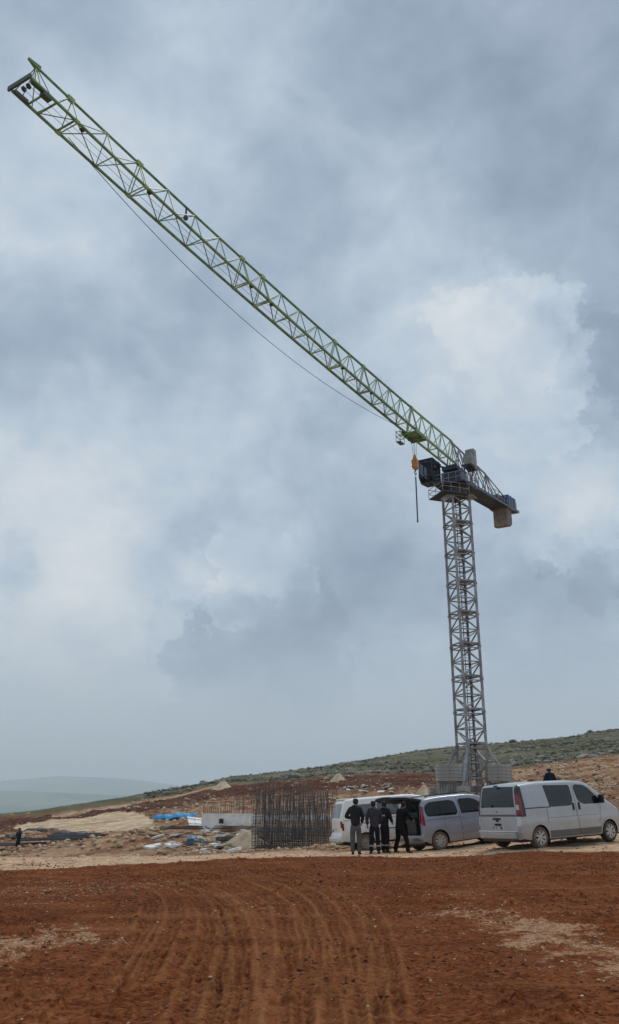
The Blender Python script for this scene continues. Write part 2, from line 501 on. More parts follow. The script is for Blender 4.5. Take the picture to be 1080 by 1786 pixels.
def ground_pt(px, py):
    s = slope_of(py); d = -CAMH / s
    v = pixdir(px, py)
    return v.x / v.y * d, d

def smooth_line(pts, n=14):
    P = [np.array(p) for p in pts]
    P = [2 * P[0] - P[1]] + P + [2 * P[-1] - P[-2]]
    o = []
    for i in range(1, len(P) - 2):
        for k in range(n):
            t = k / n
            o.append(0.5 * ((2 * P[i]) + (P[i + 1] - P[i - 1]) * t + (2 * P[i - 1] - 5 * P[i] + 4 * P[i + 1] - P[i + 2]) * t * t + (-P[i - 1] + 3 * P[i] - 3 * P[i + 1] + P[i + 2]) * t ** 3))
    o.append(P[-2])
    return np.array(o)

def in_poly(px, py, poly):
    ins = np.zeros(px.shape, bool)
    n = len(poly)
    for i in range(n):
        x0, y0 = poly[i]; x1, y1 = poly[(i + 1) % n]
        c = ((y0 > py) != (y1 > py)) & (px < (x1 - x0) * (py - y0) / ((y1 - y0) + 1e-9) + x0)
        ins ^= c
    return ins

def detail_h(x, y, z0):
    "height with rubble, clods and hill bumps; also the ground-cover weights"
    r = np.hypot(x, y)
    px, py = project(x, np.maximum(y, 1.0), z0)
    edge = np.interp(px, EDGE_X, EDGE_D) + 0.9 * fbm(x, y, 3.0, 3, 5)
    jit = fbm(x, y, 14.0, 4, 31)
    gy = np.interp(px, GREEN_X, GREEN_Y) + 7.0 * jit
    green = sstep(gy - py, -1.5, 2.0) * sstep(y, 95, 130)
    soil = 1 - sstep(r, edge - .25, edge + .35)
    pale = (1 - soil) * (1 - sstep(y, 33 + 3 * jit, 38))
    pxj = px + 10 * fbm(x, y, 6, 3, 77); pyj = py + 3 * fbm(x, y, 6, 3, 78)
    sand = np.where((y > 40) & (y < 180), in_poly(pxj, pyj, SAND).astype(np.float32), 0)
    ry = np.interp(px, [90, 200, 300, 380], [1425, 1408, 1391.5, 1371])
    road = np.where((px > 90) & (px < 385) & (y > 80) & (y < 300), np.clip(1 - np.abs(py - ry + 1.2 * jit) / 3.2, 0, 1), 0)
    redband = sstep(py, gy - 1, gy + 2) * (1 - sstep(py, gy + 18, gy + 34)) * sstep(y, 80, 120) * (1 - sstep(px, 740, 860))
    rub = (1 - soil) * (1 - green) * sstep(y, 33, 40) * (1 - .8 * sand) * (1 - .8 * road)
    z = z0.copy()
    z += soil * .012 * fbm(x, y, .09, 2, 33) * (1 - sstep(r, 12, 20))
    z += soil * .018 * fbm(x, y, .5, 3, 34) * (1 - sstep(r, 14, 26))
    z += soil * (0.035 * fbm(x, y, 1.6, 3, 1) + 0.02 * fbm(x, y, 0.25, 3, 2) * (1 + sstep(r, 0, 30)))
    clod = np.maximum(fbm(x, y, 0.11, 2, 8) - .22, 0)
    z += soil * clod * .16 * sstep(fbm(x, y, 1.2, 2, 9), -.1, .3)
    z += (1 - soil) * (1 - green) * 0.07 * fbm(x, y, 0.8, 4, 3)
    rg = 1 - 2 * np.abs(fbm(x, y, 5.5, 4, 12))
    z += rub * (1 - sstep(y, 170, 260)) * (0.9 * (rg - .6) * (.25 + .75 * sstep(y, 45, 90)) + .5 * fbm(x, y, 1.3, 3, 14) * (.5 + .5 * sstep(y, 45, 90))) * .75
    z += green * (1 - sstep(r, 700, 1500)) * (1.3 * fbm(x, y, 30, 4, 21) + .5 * np.maximum(fbm(x, y, 5, 3, 22), 0))
    z += sstep(r, 900, 3000) * (16 * fbm(x, y, 900, 4, 25) * sstep(r, 1500, 6000) + 60 * fbm(x, y, 2600, 4, 26) * sstep(r, 9500, 12000))
    # tyre ruts
    dry = np.zeros(x.shape, np.float32)
    dark = np.zeros(x.shape, np.float32)
    near = (y > 4) & (y < 24) & (np.abs(x) < 9)
    idx = np.nonzero(near)[0]
    if len(idx):
        X = x[idx]; Y = y[idx]
        wob = .05 * fbm(X, Y, 1.5, 2, 41)
        for k, (pts, w, lug, rut) in enumerate(TRACKS):
            L = smooth_line([ground_pt(*p) for p in pts], 9)
            best = np.full(X.shape, 1e9); al = np.zeros(X.shape); sd = np.zeros(X.shape)
            s0 = 0
            for a, b in zip(L[:-1], L[1:]):
                d = b - a; ln = np.hypot(*d); d = d / ln
                t = np.clip((X - a[0]) * d[0] + (Y - a[1]) * d[1], 0, ln)
                qx = X - a[0] - d[0] * t; qy = Y - a[1] - d[1] * t
                dd = qx * qx + qy * qy
                m_ = dd < best
                best = np.where(m_, dd, best); al = np.where(m_, s0 + t, al); sd = np.where(m_, qx * -d[1] + qy * d[0], sd)
                s0 += ln
            dist = np.sqrt(best) + wob * .5
            fadee = np.clip(al / 2.5, 0, 1)
            patch = fadee * (0.5 + 0.5 * sstep(fbm(X, Y, 2.2, 3, 50 + k), -.35, .1))
            inside = 1 - sstep(dist, w / 2 - .04, w / 2 + .02)
            rim = np.exp(-((dist - w / 2 - .05) / .035) ** 2)
            lugs = np.sin(2 * PI * (al / .21 + np.abs(sd) * 2.0)) > .1
            ridges = np.cos(2 * PI * (sd + .02 * np.sin(al * 3)) / .095)
            z[idx] += patch * (rut * .9 * inside + .016 * rim + inside * (lugs * lug * .55 + .009 * ridges))
            if lug > 0:
                dry[idx] += patch * (.40 * rim + inside * (.13 * lugs + .22 * np.maximum(ridges, 0)))
                dark[idx] += patch * inside * .35
            else:
                dry[idx] += patch * inside * .35
    # chips of pale stone pressed into the red soil
    def patchw(cx, cy, rx, ry_, seed, k=1.0):
        gx, gyy = ground_pt(cx, cy)
        X1, _ = ground_pt(cx + rx, cy); _, Y1 = ground_pt(cx, cy - ry_)
        e = ((x - gx) / (X1 - gx)) ** 2 + ((y - gyy) / (Y1 - gyy)) ** 2
        return .95 * k * np.clip((1.5 - e) * .55 + 1.25 * fbm(x, y, .55, 5, seed, .65), 0, 1) * (1 - sstep(e, 1.6, 3.0))
    chips = soil * np.clip(patchw(1000, 1655, 120, 40, 61, 1.0) + patchw(880, 1608, 130, 26, 62, .85) + patchw(30, 1655, 85, 45, 63, 1.0)
                           + patchw(170, 1640, 70, 6, 64, .8) + patchw(60, 1560, 110, 22, 65, .4) + patchw(260, 1543, 110, 8, 66, .5) + patchw(470, 1600, 40, 30, 69, .25) + patchw(640, 1760, 60, 14, 75, .3) + patchw(790, 1560, 60, 8, 67, .45) + patchw(750, 1722, 80, 8, 68, .3), 0, 1)
    dark += soil * (.6 * np.clip(patchw(90, 1590, 110, 22, 71), 0, 1) + .5 * np.clip(patchw(330, 1580, 70, 25, 72), 0, 1) + .6 * np.clip(patchw(870, 1735, 110, 22, 73), 0, 1) + .35 * np.clip(patchw(700, 1545, 130, 8, 74), 0, 1))
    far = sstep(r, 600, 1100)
    za = np.stack([pale, green, rub, np.clip(dry, 0, 1)], -1)
    zb = np.stack([chips, far, np.clip(sand + road * .85, 0, 1), np.clip(redband * (1 - road), 0, 1)], -1)
    zd = np.clip(dark, 0, 1)
    return z, za, zb, zd

def ground_z(x, y):
    X = np.array([float(x)]); Y = np.array([float(y)])
    return float(detail_h(X, Y, base_h(X, Y))[0][0])

def base_z(x, y):
    return float(base_h(np.array([float(x)]), np.array([float(y)]))[0])

# rings
rs = [0.6, 1.5, 2.5]
r_ = 3.2
while r_ < 14500:
    rs.append(r_)
    if r_ < 10: st = .03
    elif r_ < 17: st = .045
    elif r_ < 30: st = .065
    elif r_ < 60: st = .16
    elif r_ < 200: st = .5
    elif r_ < 700: st = r_ * .008
    else: st = r_ * .02
    r_ += st
rs = np.array(rs)
A1 = R(27)
az = np.concatenate([np.linspace(-PI, -A1, 60, endpoint=False), np.linspace(-A1, A1, 901), np.linspace(A1, PI, 61)[1:-1]])
NR, NC = len(rs), len(az)
RX = (rs[:, None] * np.sin(az)[None, :]).ravel()
RY = (rs[:, None] * np.cos(az)[None, :]).ravel()
z0 = base_h(RX, RY)
RZ, za, zb, zd = detail_h(RX, RY, z0)
verts = np.stack([RX, RY, RZ], -1).astype(np.float32)
verts = np.concatenate([verts, [[0, 0, 0]]]).astype(np.float32)
ii, jj = np.meshgrid(np.arange(NR - 1), np.arange(NC), indexing='ij')
j2 = (jj + 1) % NC
quads = np.stack([ii * NC + jj, ii * NC + j2, (ii + 1) * NC + j2, (ii + 1) * NC + jj], -1).reshape(-1, 4)[:, ::-1]
cj = np.arange(NC)
tris = np.stack([np.full(NC, NR * NC), (cj + 1) % NC, cj], -1)
me = bpy.data.meshes.new('ground')
me.vertices.add(len(verts)); me.vertices.foreach_set('co', verts.ravel())
nl = quads.size + tris.size
me.loops.add(nl)
me.loops.foreach_set('vertex_index', np.concatenate([quads.ravel(), tris.ravel()]).astype(np.int32))
me.polygons.add(len(quads) + len(tris))
ls = np.concatenate([np.arange(len(quads)) * 4, len(quads) * 4 + np.arange(len(tris)) * 3]).astype(np.int32)
me.polygons.foreach_set('loop_start', ls)
me.update(calc_edges=True)
me.validate()
me.polygons.foreach_set('use_smooth', [True] * len(me.polygons))
def put_attr(name, arr):
    a = me.attributes.new(name, 'FLOAT_COLOR', 'POINT')
    full = np.zeros((len(verts), 4), np.float32); full[:-1] = arr
    a.data.foreach_set('color', full.ravel())
put_attr('cover_a', za)
put_attr('cover_b', zb)
put_attr('cover_c', np.stack([zd, zd * 0, zd * 0, zd * 0 + 1], -1))
ground = bpy.data.objects.new('ground', me)
COL.objects.link(ground)
tag(ground, kind='structure')

# ------------------------------------------------------------------ ground material
gm = bpy.data.materials.new('bare earth, gravel and grassland')
gm.use_nodes = True
gt = gm.node_tree; gt.nodes.clear()
g = NT(gt)
go = g.new('ShaderNodeOutputMaterial'); gp = g.new('ShaderNodeBsdfPrincipled')
gt.links.new(gp.outputs[0], go.inputs[0])
gp.inputs['Specular IOR Level'].default_value = 0.03
P = g.new('ShaderNodeNewGeometry').outputs['Position']
def attr(nm):
    n = g.new('ShaderNodeAttribute'); n.attribute_name = nm
    s = g.new('ShaderNodeSeparateColor', None, i0=n.outputs['Color'])
    return [s.outputs[0], s.outputs[1], s.outputs[2], n.outputs['Alpha']]
pale, green, rub, dry = attr('cover_a')
chips, far, sandw, redb = attr('cover_b')
darkw = attr('cover_c')[0]
# red soil
nA = g.noise(P, 0.9, 6, .62); nB = g.noise(P, 6.0, 6, .65); nC = g.noise(P, 17.0, 5, .7)
soil = g.mix(g.smooth(nA, .32, .68), (0.130, 0.036, 0.012, 1), (0.210, 0.066, 0.024, 1))
soil = g.mix(g.smooth(nB, .50, .74, 0, .55), soil, (0.31, 0.130, 0.058, 1))
soil = g.mix(g.smooth(nC, .51, .60, 0, .85), soil, (0.050, 0.014, 0.006, 1))  # grain flecks: soil tone, deepened to stand in for tiny shadows
soil = g.mix(g.smooth(nC, .45, .36, 0, .5), soil, (0.36, 0.155, 0.068, 1))
soil = g.mix(g.smooth(nB, .28, .42, .6, 0), soil, (0.060, 0.018, 0.007, 1))
soil = g.mix(g.m('MULTIPLY', darkw, .6), soil, (0.058, 0.018, 0.008, 1))
soil = g.mix(g.m('MULTIPLY', dry, .75), soil, (0.33, 0.145, 0.060, 1))
st = g.noise(g.vm('MULTIPLY', P, (.22, 1.1, 1)), 1.3, 5, .65)
soil = g.mix(g.smooth(st, .52, .66, 0, .35), soil, (0.060, 0.019, 0.008, 1))
soil = g.mix(g.smooth(st, .44, .34, 0, .35), soil, (0.28, 0.12, 0.055, 1))
# pale stone chips: small cells, some of them stone
SP = g.vm('MULTIPLY', P, (1.0, 1.0, 1.0))
vor = g.new('ShaderNodeTexVoronoi', None, Vector=g.vm('ADD', SP, g.vm('SCALE', g.noisec(P, 30, 2), scale=.03)), Scale=20.0)
vorv = g.new('ShaderNodeSeparateColor', None, i0=vor.outputs['Color']).outputs[0]
thr = g.lin(chips, 0, 1, 1.0, 0.45)
stone = g.m('MULTIPLY', g.m('GREATER_THAN', vorv, g.m('SUBTRACT', thr, .008)), g.smooth(vor.outputs['Distance'], .035, .02))
stonec = g.mix(g.new('ShaderNodeSeparateColor', None, i0=vor.outputs['Color']).outputs[1], (0.30, 0.20, 0.13, 1), (0.62, 0.50, 0.38, 1))
grit = g.m('ADD', g.m('ADD', g.m('MULTIPLY', nC, .9), g.m('MULTIPLY', nB, .5)), g.m('MULTIPLY', chips, .30))
soil = g.mix(g.smooth(grit, .86, 1.02, 0, .8), soil, g.mix(g.smooth(g.noise(P, 40.0, 3, .6), .4, .6), (0.34, 0.185, 0.10, 1), (0.52, 0.34, 0.215, 1)))
soil = g.mix(g.m('MULTIPLY', stone, .9), soil, stonec)
# pale crushed limestone
gA = g.noise(P, 0.5, 6, .65); gB = g.noise(P, 9.0, 6, .7); gC = g.noise(g.vm('MULTIPLY', P, (1, 2.2, 1)), 2.2, 6, .65)
lime = g.mix(g.smooth(gC, .38, .62), (0.62, 0.44, 0.29, 1), (0.44, 0.26, 0.15, 1))
lime = g.mix(g.smooth(gB, .45, .75, 0, .6), lime, (0.72, 0.58, 0.44, 1))
lime = g.mix(g.smooth(gA, .56, .68, 0, .6), lime, (0.24, 0.115, 0.065, 1))
# broken ground: earth and rock
rA = g.noise(P, 0.22, 7, .68); rB = g.noise(P, 1.6, 6, .7)
rock = g.mix(g.smooth(rA, .38, .62), (0.25, 0.118, 0.062, 1), (0.48, 0.31, 0.19, 1))
v2 = g.new('ShaderNodeTexVoronoi', None, Vector=P, Scale=1.7)
v2c = g.new('ShaderNodeSeparateColor', None, i0=v2.outputs['Color'])
rock = g.mix(g.m('MULTIPLY', g.m('GREATER_THAN', v2c.outputs[0], .62), g.smooth(v2.outputs['Distance'], .45, .25)), rock, g.mix(v2c.outputs[1], (0.50, 0.41, 0.32, 1), (0.24, 0.175, 0.14, 1)))
rock = g.mix(g.smooth(rB, .56, .70, 0, .7), rock, (0.11, 0.060, 0.042, 1))
rock = g.mix(g.m('MULTIPLY', redb, g.smooth(rA, .3, .7, 1.0, .8)), rock, g.mix(g.smooth(rB, .42, .62), (0.060, 0.020, 0.016, 1), (0.14, 0.060, 0.042, 1)))
tan = g.mix(g.smooth(g.noise(P, .35, 5, .6, 1.5), .42, .60), (0.64, 0.50, 0.35, 1), (0.46, 0.32, 0.20, 1))
rd = g.vm('DISTANCE', g.vm('ADD', P, g.vm('SCALE', g.noisec(P, .06, 2), scale=9.0)), (-22.0, 118.0, 0.0))
rings = g.m('MULTIPLY', g.smooth(g.m('SINE', g.m('MULTIPLY', rd, 1.9)), .55, .95), g.smooth(g.noise(P, .12, 3, .5), .4, .55))
tan = g.mix(g.m('MULTIPLY', rings, .75), tan, (0.30, 0.19, 0.12, 1))
# grass with grey rock showing through
hA = g.noise(P, .035, 6, .6); hB = g.noise(P, .22, 7, .68)
grass = g.mix(g.smooth(hA, .4, .6), (0.105, 0.108, 0.060, 1), (0.165, 0.150, 0.095, 1))
grass = g.mix(g.smooth(hB, .5, .68, 0, .75), grass, (0.045, 0.052, 0.026, 1))
band = g.noise(g.vm('MULTIPLY', P, (.02, .03, .42)), 1.0, 5, .6)
sepP = g.new('ShaderNodeSeparateXYZ', None, i0=P)
grey = g.m('MULTIPLY', g.smooth(g.noise(P, .5, 5, .7), .50, .58), g.smooth(band, .44, .58))
grass = g.mix(g.m('MULTIPLY', grey, .85), grass, (0.26, 0.25, 0.215, 1))
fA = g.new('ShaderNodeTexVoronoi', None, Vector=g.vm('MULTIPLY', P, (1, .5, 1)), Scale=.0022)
farc = g.mix(g.new('ShaderNodeSeparateColor', None, i0=fA.outputs['Color']).outputs[0], (0.14, 0.20, 0.16, 1), (0.24, 0.27, 0.22, 1))  # distant land coloured paler to make up for the dim haze
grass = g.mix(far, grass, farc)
c = g.mix(pale, soil, lime)
c = g.mix(rub, c, rock)
c = g.mix(sandw, c, tan)
c = g.mix(green, c, grass)
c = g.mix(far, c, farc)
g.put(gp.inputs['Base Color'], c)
gp.inputs['Roughness'].default_value = 0.95
hb = g.m('ADD', g.m('MULTIPLY', nC, .6), g.m('ADD', g.m('MULTIPLY', nB, .8), g.m('MULTIPLY', stone, .5)))
bn = g.new('ShaderNodeBump', None, Strength=.8, Distance=.02, Height=hb)
b2 = g.new('ShaderNodeBump', None, Strength=g.m('MULTIPLY', g.m('MAXIMUM', rub, green), .9), Distance=.35, Height=g.m('ADD', rB, g.m('MULTIPLY', hB, .6)), Normal=bn.outputs[0])
gt.links.new(b2.outputs[0], gp.inputs['Normal'])
me.materials.append(gm)

# ------------------------------------------------------------------ haze: closed box of thin air round everything
hz = MB().box((0, 0, 175), (34000, 34000, 690)).build('haze', [])
tag(hz, kind='stuff')
hm = bpy.data.materials.new('thin haze')
hm.use_nodes = True
ht = hm.node_tree; ht.nodes.clear()
h = NT(ht)
ho = h.new('ShaderNodeOutputMaterial')
vol = h.new('ShaderNodeVolumePrincipled', None, Color=(0.88, 0.94, 1.0, 1), Density=HAZE_DENSITY, Anisotropy=0.0)
ht.links.new(vol.outputs[0], ho.inputs['Volume'])
hz.data.materials.clear(); hz.data.materials.append(hm)
# ------------------------------------------------------------------ tower crane
CX, CY = 15.4, 82.0
PHI = 0.55
JD = Vector((-math.sin(PHI), -math.cos(PHI), 0))          # jib points back over the camera's left
JN = Vector((-JD.y, JD.x, 0)) * -1                         # to the left seen from the camera
BZ = base_z(CX, CY)
crane = empty('tower_crane', (CX, CY, BZ), 0, 'tall tower crane with a long green jib on a grey lattice mast', 'crane')
O = Vector((CX, CY, BZ))
def L(p):      # world -> crane-local
    return Vector(p) - O
# ---- mast
MW = 2.0
MROT = R(20)
FL = [3.5, 6.66, 9.82, 12.98, 16.14, 19.30, 22.46, 25.62, 28.78, 31.94]
def corner(k, z, w=MW):
    sx, sy = ((-1, -1), (1, -1), (1, 1), (-1, 1))[k]
    v = Vector((sx * w / 2, sy * w / 2, 0)); v.rotate(Euler((0, 0, MROT)))
    return Vector((v.x, v.y, z - BZ))
for i in range(len(FL) - 1):
    z0_, z1_ = FL[i], FL[i + 1]
    b = MB()
    zm = (z0_ + z1_) / 2
    for k in range(4):
        b.bar(corner(k, z0_), corner(k, z1_), .23)
        b.box(corner(k, z0_ + .02), (.30, .30, .12), MROT)
        b.box(corner(k, z1_ - .12), (.28, .28, .10), MROT)
        a, c_ = k, (k + 1) % 4
        wb = .105
        b.bar(corner(a, z0_ + .22), corner(c_, z0_ + .22), wb + .03)
        b.bar(corner(a, z1_ - .22), corner(c_, z1_ - .22), wb)
        b.bar(corner(a, zm), corner(c_, zm), wb)
        mid_lo = (corner(a, z0_ + .22) + corner(c_, z0_ + .22)) / 2
        mid_hi = (corner(a, z1_ - .22) + corner(c_, z1_ - .22)) / 2
        f0, f1 = (a, c_) if k % 2 == 0 else (c_, a)
        b.bar(corner(f0, z0_ + .25), corner(f1, zm - .05), wb)
        b.bar(corner(f1, zm + .05), corner(f0, z1_ - .25), wb)
    b.build('mast_section', M['mast'], crane)
# ladder with hoops and small landings inside the mast
lad = MB()
lc = Vector((.45, .55, 0)); lc.rotate(Euler((0, 0, MROT)))
for i in range(len(FL) - 1):
    z0_, z1_ = FL[i] - BZ, FL[i + 1] - BZ
    for s in (-.2, .2):
        lad.bar(lc + Vector((s, 0, z0_)), lc + Vector((s, 0, z1_)), .07)
    for k in range(11):
        z = z0_ + (k + .5) * (z1_ - z0_) / 11
        lad.bar(lc + Vector((-.2, 0, z)), lc + Vector((.2, 0, z)), .045)
    for k in range(3):
        z = z0_ + .6 + k * .9
        pts = [lc + Vector((.33 * math.cos(t), -.33 * math.sin(t) , z)) for t in np.linspace(0, PI, 7)]
        lad.path(pts, .045, 4)
lad.build('ladder', M['mast_dark'], crane)
for i in range(1, len(FL) - 1):
    sgn = 1
    c0 = Vector((.35, .0, 0)); c0.rotate(Euler((0, 0, MROT)))
    MB().box(c0 + Vector((0, 0, FL[i] - BZ + .32)), (1.1, 1.7, .05), MROT).build('landing', M['mast'], crane)
# ---- undercarriage: cross girders, feet and raking struts
zg = 3.0 - BZ
bs = MB()
for k in range(4):
    b0 = corner(k, 3.5); b0.z = 3.5 - BZ
    bs.bar(corner(k, 2.5, 2.0), corner(k, 3.52, 2.0), .30)
    o = corner(k, 2.6, 5.6)
    bs.bar(corner(k, 2.75, .2), o + Vector((0, 0, .15)), .36, .55)
bs.build('base_girder', M['mast'], crane)
for k in range(4):
    s = MB()
    s.bar(corner(k, 6.45, 2.02), corner(k, 2.95, 5.2), .26)
    s.bar(corner(k, 4.6, 2.02), corner(k, 3.3, 3.9), .14)
    s.build('base_strut', M['mast'], crane)
    f_ = MB(); o = corner(k, 2.2, 5.4)
    f_.bbox((o.x, o.y, (.45 + .0)), (1.1, 1.1, .9), .05)
    f_.build('concrete_foot', M['concrete'], crane)
# ---- slewing unit
def on(t, l, z):      # t along the jib, l to the left, world height z -> local
    v = JD * t + JN * l
    return Vector((v.x, v.y, z - BZ))
def jbox(mb, t, l, z, st, sl_, sz, b=0.0, mi=0):
    rot = Matrix((JD, JN, Vector((0, 0, 1)))).transposed().to_4x4()
    T = Matrix.Translation(on(t, l, z)) @ rot
    if b: mb.bbox((0, 0, 0), (st, sl_, sz), b, T, mi)
    else: mb.box((0, 0, 0), (st, sl_, sz), 0, mi, T)
    return mb
cyl = MB()
cyl.bar(Vector((0, 0, 31.9 - BZ)), Vector((0, 0, 32.6 - BZ)), 2.3, n=20)
cyl.bar(Vector((0, 0, 32.6 - BZ)), Vector((0, 0, 32.85 - BZ)), 2.7, n=28)
cyl.build('slewing_ring', M['mast_dark'], crane)
t_ = MB()
jbox(t_, 0, 0, 33.7, 2.3, 2.1, 1.5, .05)
jbox(t_, 0, 0, 34.75, 2.9, 1.7, .45, .04)
t_.build('slewing_table', M['navy'], crane)
# ring platform with handrail round the slewing unit
pl = MB()
def rect_ring(mb, t0, t1, l0, l1, z, wd=.06):
    c = [on(t0, l0, z), on(t1, l0, z), on(t1, l1, z), on(t0, l1, z)]
    for i in range(4): mb.bar(c[i], c[(i + 1) % 4], wd)
jbox(pl, 0, 0, 32.95, 3.5, 3.3, .10)
pl.build('service_platform', M['mast_dark'], crane)
rl = MB()
for zz in (33.5, 34.05): rect_ring(rl, -1.75, 1.75, -1.65, 1.65, zz)
for t in (-1.75, -.9, 0, .9, 1.75):
    for l in (-1.65, 1.65): rl.bar(on(t, l, 33), on(t, l, 34.05), .055)
for l in (-.8, 0, .62):
    for t in (-1.75, 1.75): rl.bar(on(t, l, 33), on(t, l, 34.05), .055)
rl.build('platform_railing', M['mast'], crane)
lp = MB()
mrot = Matrix.Rotation(MROT, 4, 'Z')
lp.box((-.95, -.2, 31.75 - BZ), (3.1, 3.0, .09), 0, 0, mrot)
lp.build('lower_platform', M['mast_dark'], crane)
lr = MB()
for zz in (32.3, 32.8):
    c4 = [(-2.5, -1.7), (.6, -1.7), (.6, 1.3), (-2.5, 1.3)]
    for i in range(4):
        a = c4[i]; b = c4[(i + 1) % 4]
        lr.bar(mrot @ Vector((a[0], a[1], zz - BZ)), mrot @ Vector((b[0], b[1], zz - BZ)), .05)
for x, y in ((-2.5, -1.7), (-1.5, -1.7), (-.5, -1.7), (.6, -1.7), (-2.5, -.2), (-2.5, 1.3)):
    lr.bar(mrot @ Vector((x, y, 31.8 - BZ)), mrot @ Vector((x, y, 32.8 - BZ)), .05)
lr.bar(mrot @ Vector((-2.2, -.9, 30.9 - BZ)), mrot @ Vector((-1.2, -1.0, 31.7 - BZ)), .22, .5)
lr.build('lower_platform_railing', M['mast'], crane)
# ---- operator cab hung on the left of the slewing unit
cb = MB()
rotM = Matrix((JD, JN, Vector((0, 0, 1)))).transposed().to_4x4()
CABT, CABL, CABZ = 1.25, 2.25, 34.6
def cabp(t, l, z): return on(CABT + t * .92, CABL + l * .92, CABZ + z * .92)
prof = [(-1.05, -1.15), (.75, -1.35), (1.35, -.75), (1.25, 1.0), (1.1, 1.25), (-1.05, 1.25)]   # t, z
# frame of posts and rails, closed lower body, thin glass all round
for s_ in (-1, 1):
    ring = [cabp(t, s_ * .80, z) for t, z in prof]
    for i in range(len(ring)): cb.bar(ring[i], ring[(i + 1) % len(ring)], .11)
    for t in (-.05,): cb.bar(cabp(t, s_ * .8, -1.2), cabp(t, s_ * .8, 1.2), .10)
    cb.bar(cabp(-1.05, s_ * .8, -.35), cabp(1.3, s_ * .8, -.35), .09)
    lowp = [(-1.05, -1.15), (.75, -1.35), (1.35, -.75), (1.32, -.35), (-1.05, -.35)]
    vs = [cabp(t, s_ * .79, z) for t, z in lowp] + [cabp(t, s_ * .76, z) for t, z in lowp]
    cb.add(vs, [(0, 1, 2, 3, 4), (9, 8, 7, 6, 5)] + [(k, (k + 1) % 5, 5 + (k + 1) % 5, 5 + k) for k in range(5)])
for t, z in prof: cb.bar(cabp(t, -.8, z), cabp(t, .8, z), .10)
for a, b in (((-1.05, -1.15), (.75, -1.35)), ((-1.05, -1.15), (-1.05, 1.25)), ((1.1, 1.25), (-1.05, 1.25))):
    n0 = (Vector((b[1] - a[1], 0, a[0] - b[0]))).normalized() * .02
    vs = [cabp(a[0], -.8, a[1]), cabp(b[0], -.8, b[1]), cabp(b[0], .8, b[1]), cabp(a[0], .8, a[1])]
    vs += [cabp(a[0] + n0.x, -.8, a[1] + n0.z), cabp(b[0] + n0.x, -.8, b[1] + n0.z), cabp(b[0] + n0.x, .8, b[1] + n0.z), cabp(a[0] + n0.x, .8, a[1] + n0.z)]
    cb.add(vs, [(0, 1, 2, 3), (7, 6, 5, 4), (0, 4, 5, 1), (1, 5, 6, 2), (2, 6, 7, 3), (3, 7, 4, 0)])
cab = cb.build('operator_cab', M['navy'], crane)
M['glass_sky'] = thin_glass('cab glass', (0.75, 0.82, 0.85, 1), 0.30)
def cabquad(name, pts, mat=None, th=.008):
    q = MB()
    P4 = [cabp(*p) for p in pts]
    nn = (P4[1] - P4[0]).cross(P4[2] - P4[0]).normalized() * th
    q.add([p + nn for p in P4] + [p - nn for p in P4], [(0, 1, 2, 3), (7, 6, 5, 4), (0, 4, 5, 1), (1, 5, 6, 2), (2, 6, 7, 3), (3, 7, 4, 0)])
    return q.build(name, mat or M['glass_sky'], cab)
for (t0, t1) in ((-1.0, -.1), (0.0, 1.22)):
    for s_ in (-1, 1):
        cabquad('window', [(t0, s_ * .80, -.32), (t1, s_ * .80, -.32), (t1, s_ * .80, 1.2), (t0, s_ * .80, 1.2)])
cabquad('window', [(1.33, -.76, -.7), (1.33, .76, -.7), (1.26, .76, .95), (1.26, -.76, .95)])
cabquad('window', [(.80, -.76, -1.31), (.80, .76, -1.31), (1.33, .76, -.79), (1.33, -.76, -.79)])
st_ = MB()
jbox(st_, CABT - .1, CABL, CABZ - .75, .55, .55, .18, .04); jbox(st_, CABT - .38, CABL, CABZ - .3, .14, .55, .95, .04); jbox(st_, CABT - .1, CABL, CABZ - 1.0, .3, .3, .5)
st_.build('seat', M['black'], cab)
cr = MB()
jbox(cr, CABT, CABL, CABZ + 1.24, 2.35, 1.68, .12, .03)
cr.build('roof', M['black'], cab)
for t in (.4, 2.0):
    MB().bar(on(t, .9, 35.3), on(t, 2.3, 35.95), .16).build('cab_bracket', M['navy'], crane)
    MB().bar(on(t, .9, 33.4), on(t, 1.5, 33.6), .16).build('cab_bracket', M['navy'], crane)
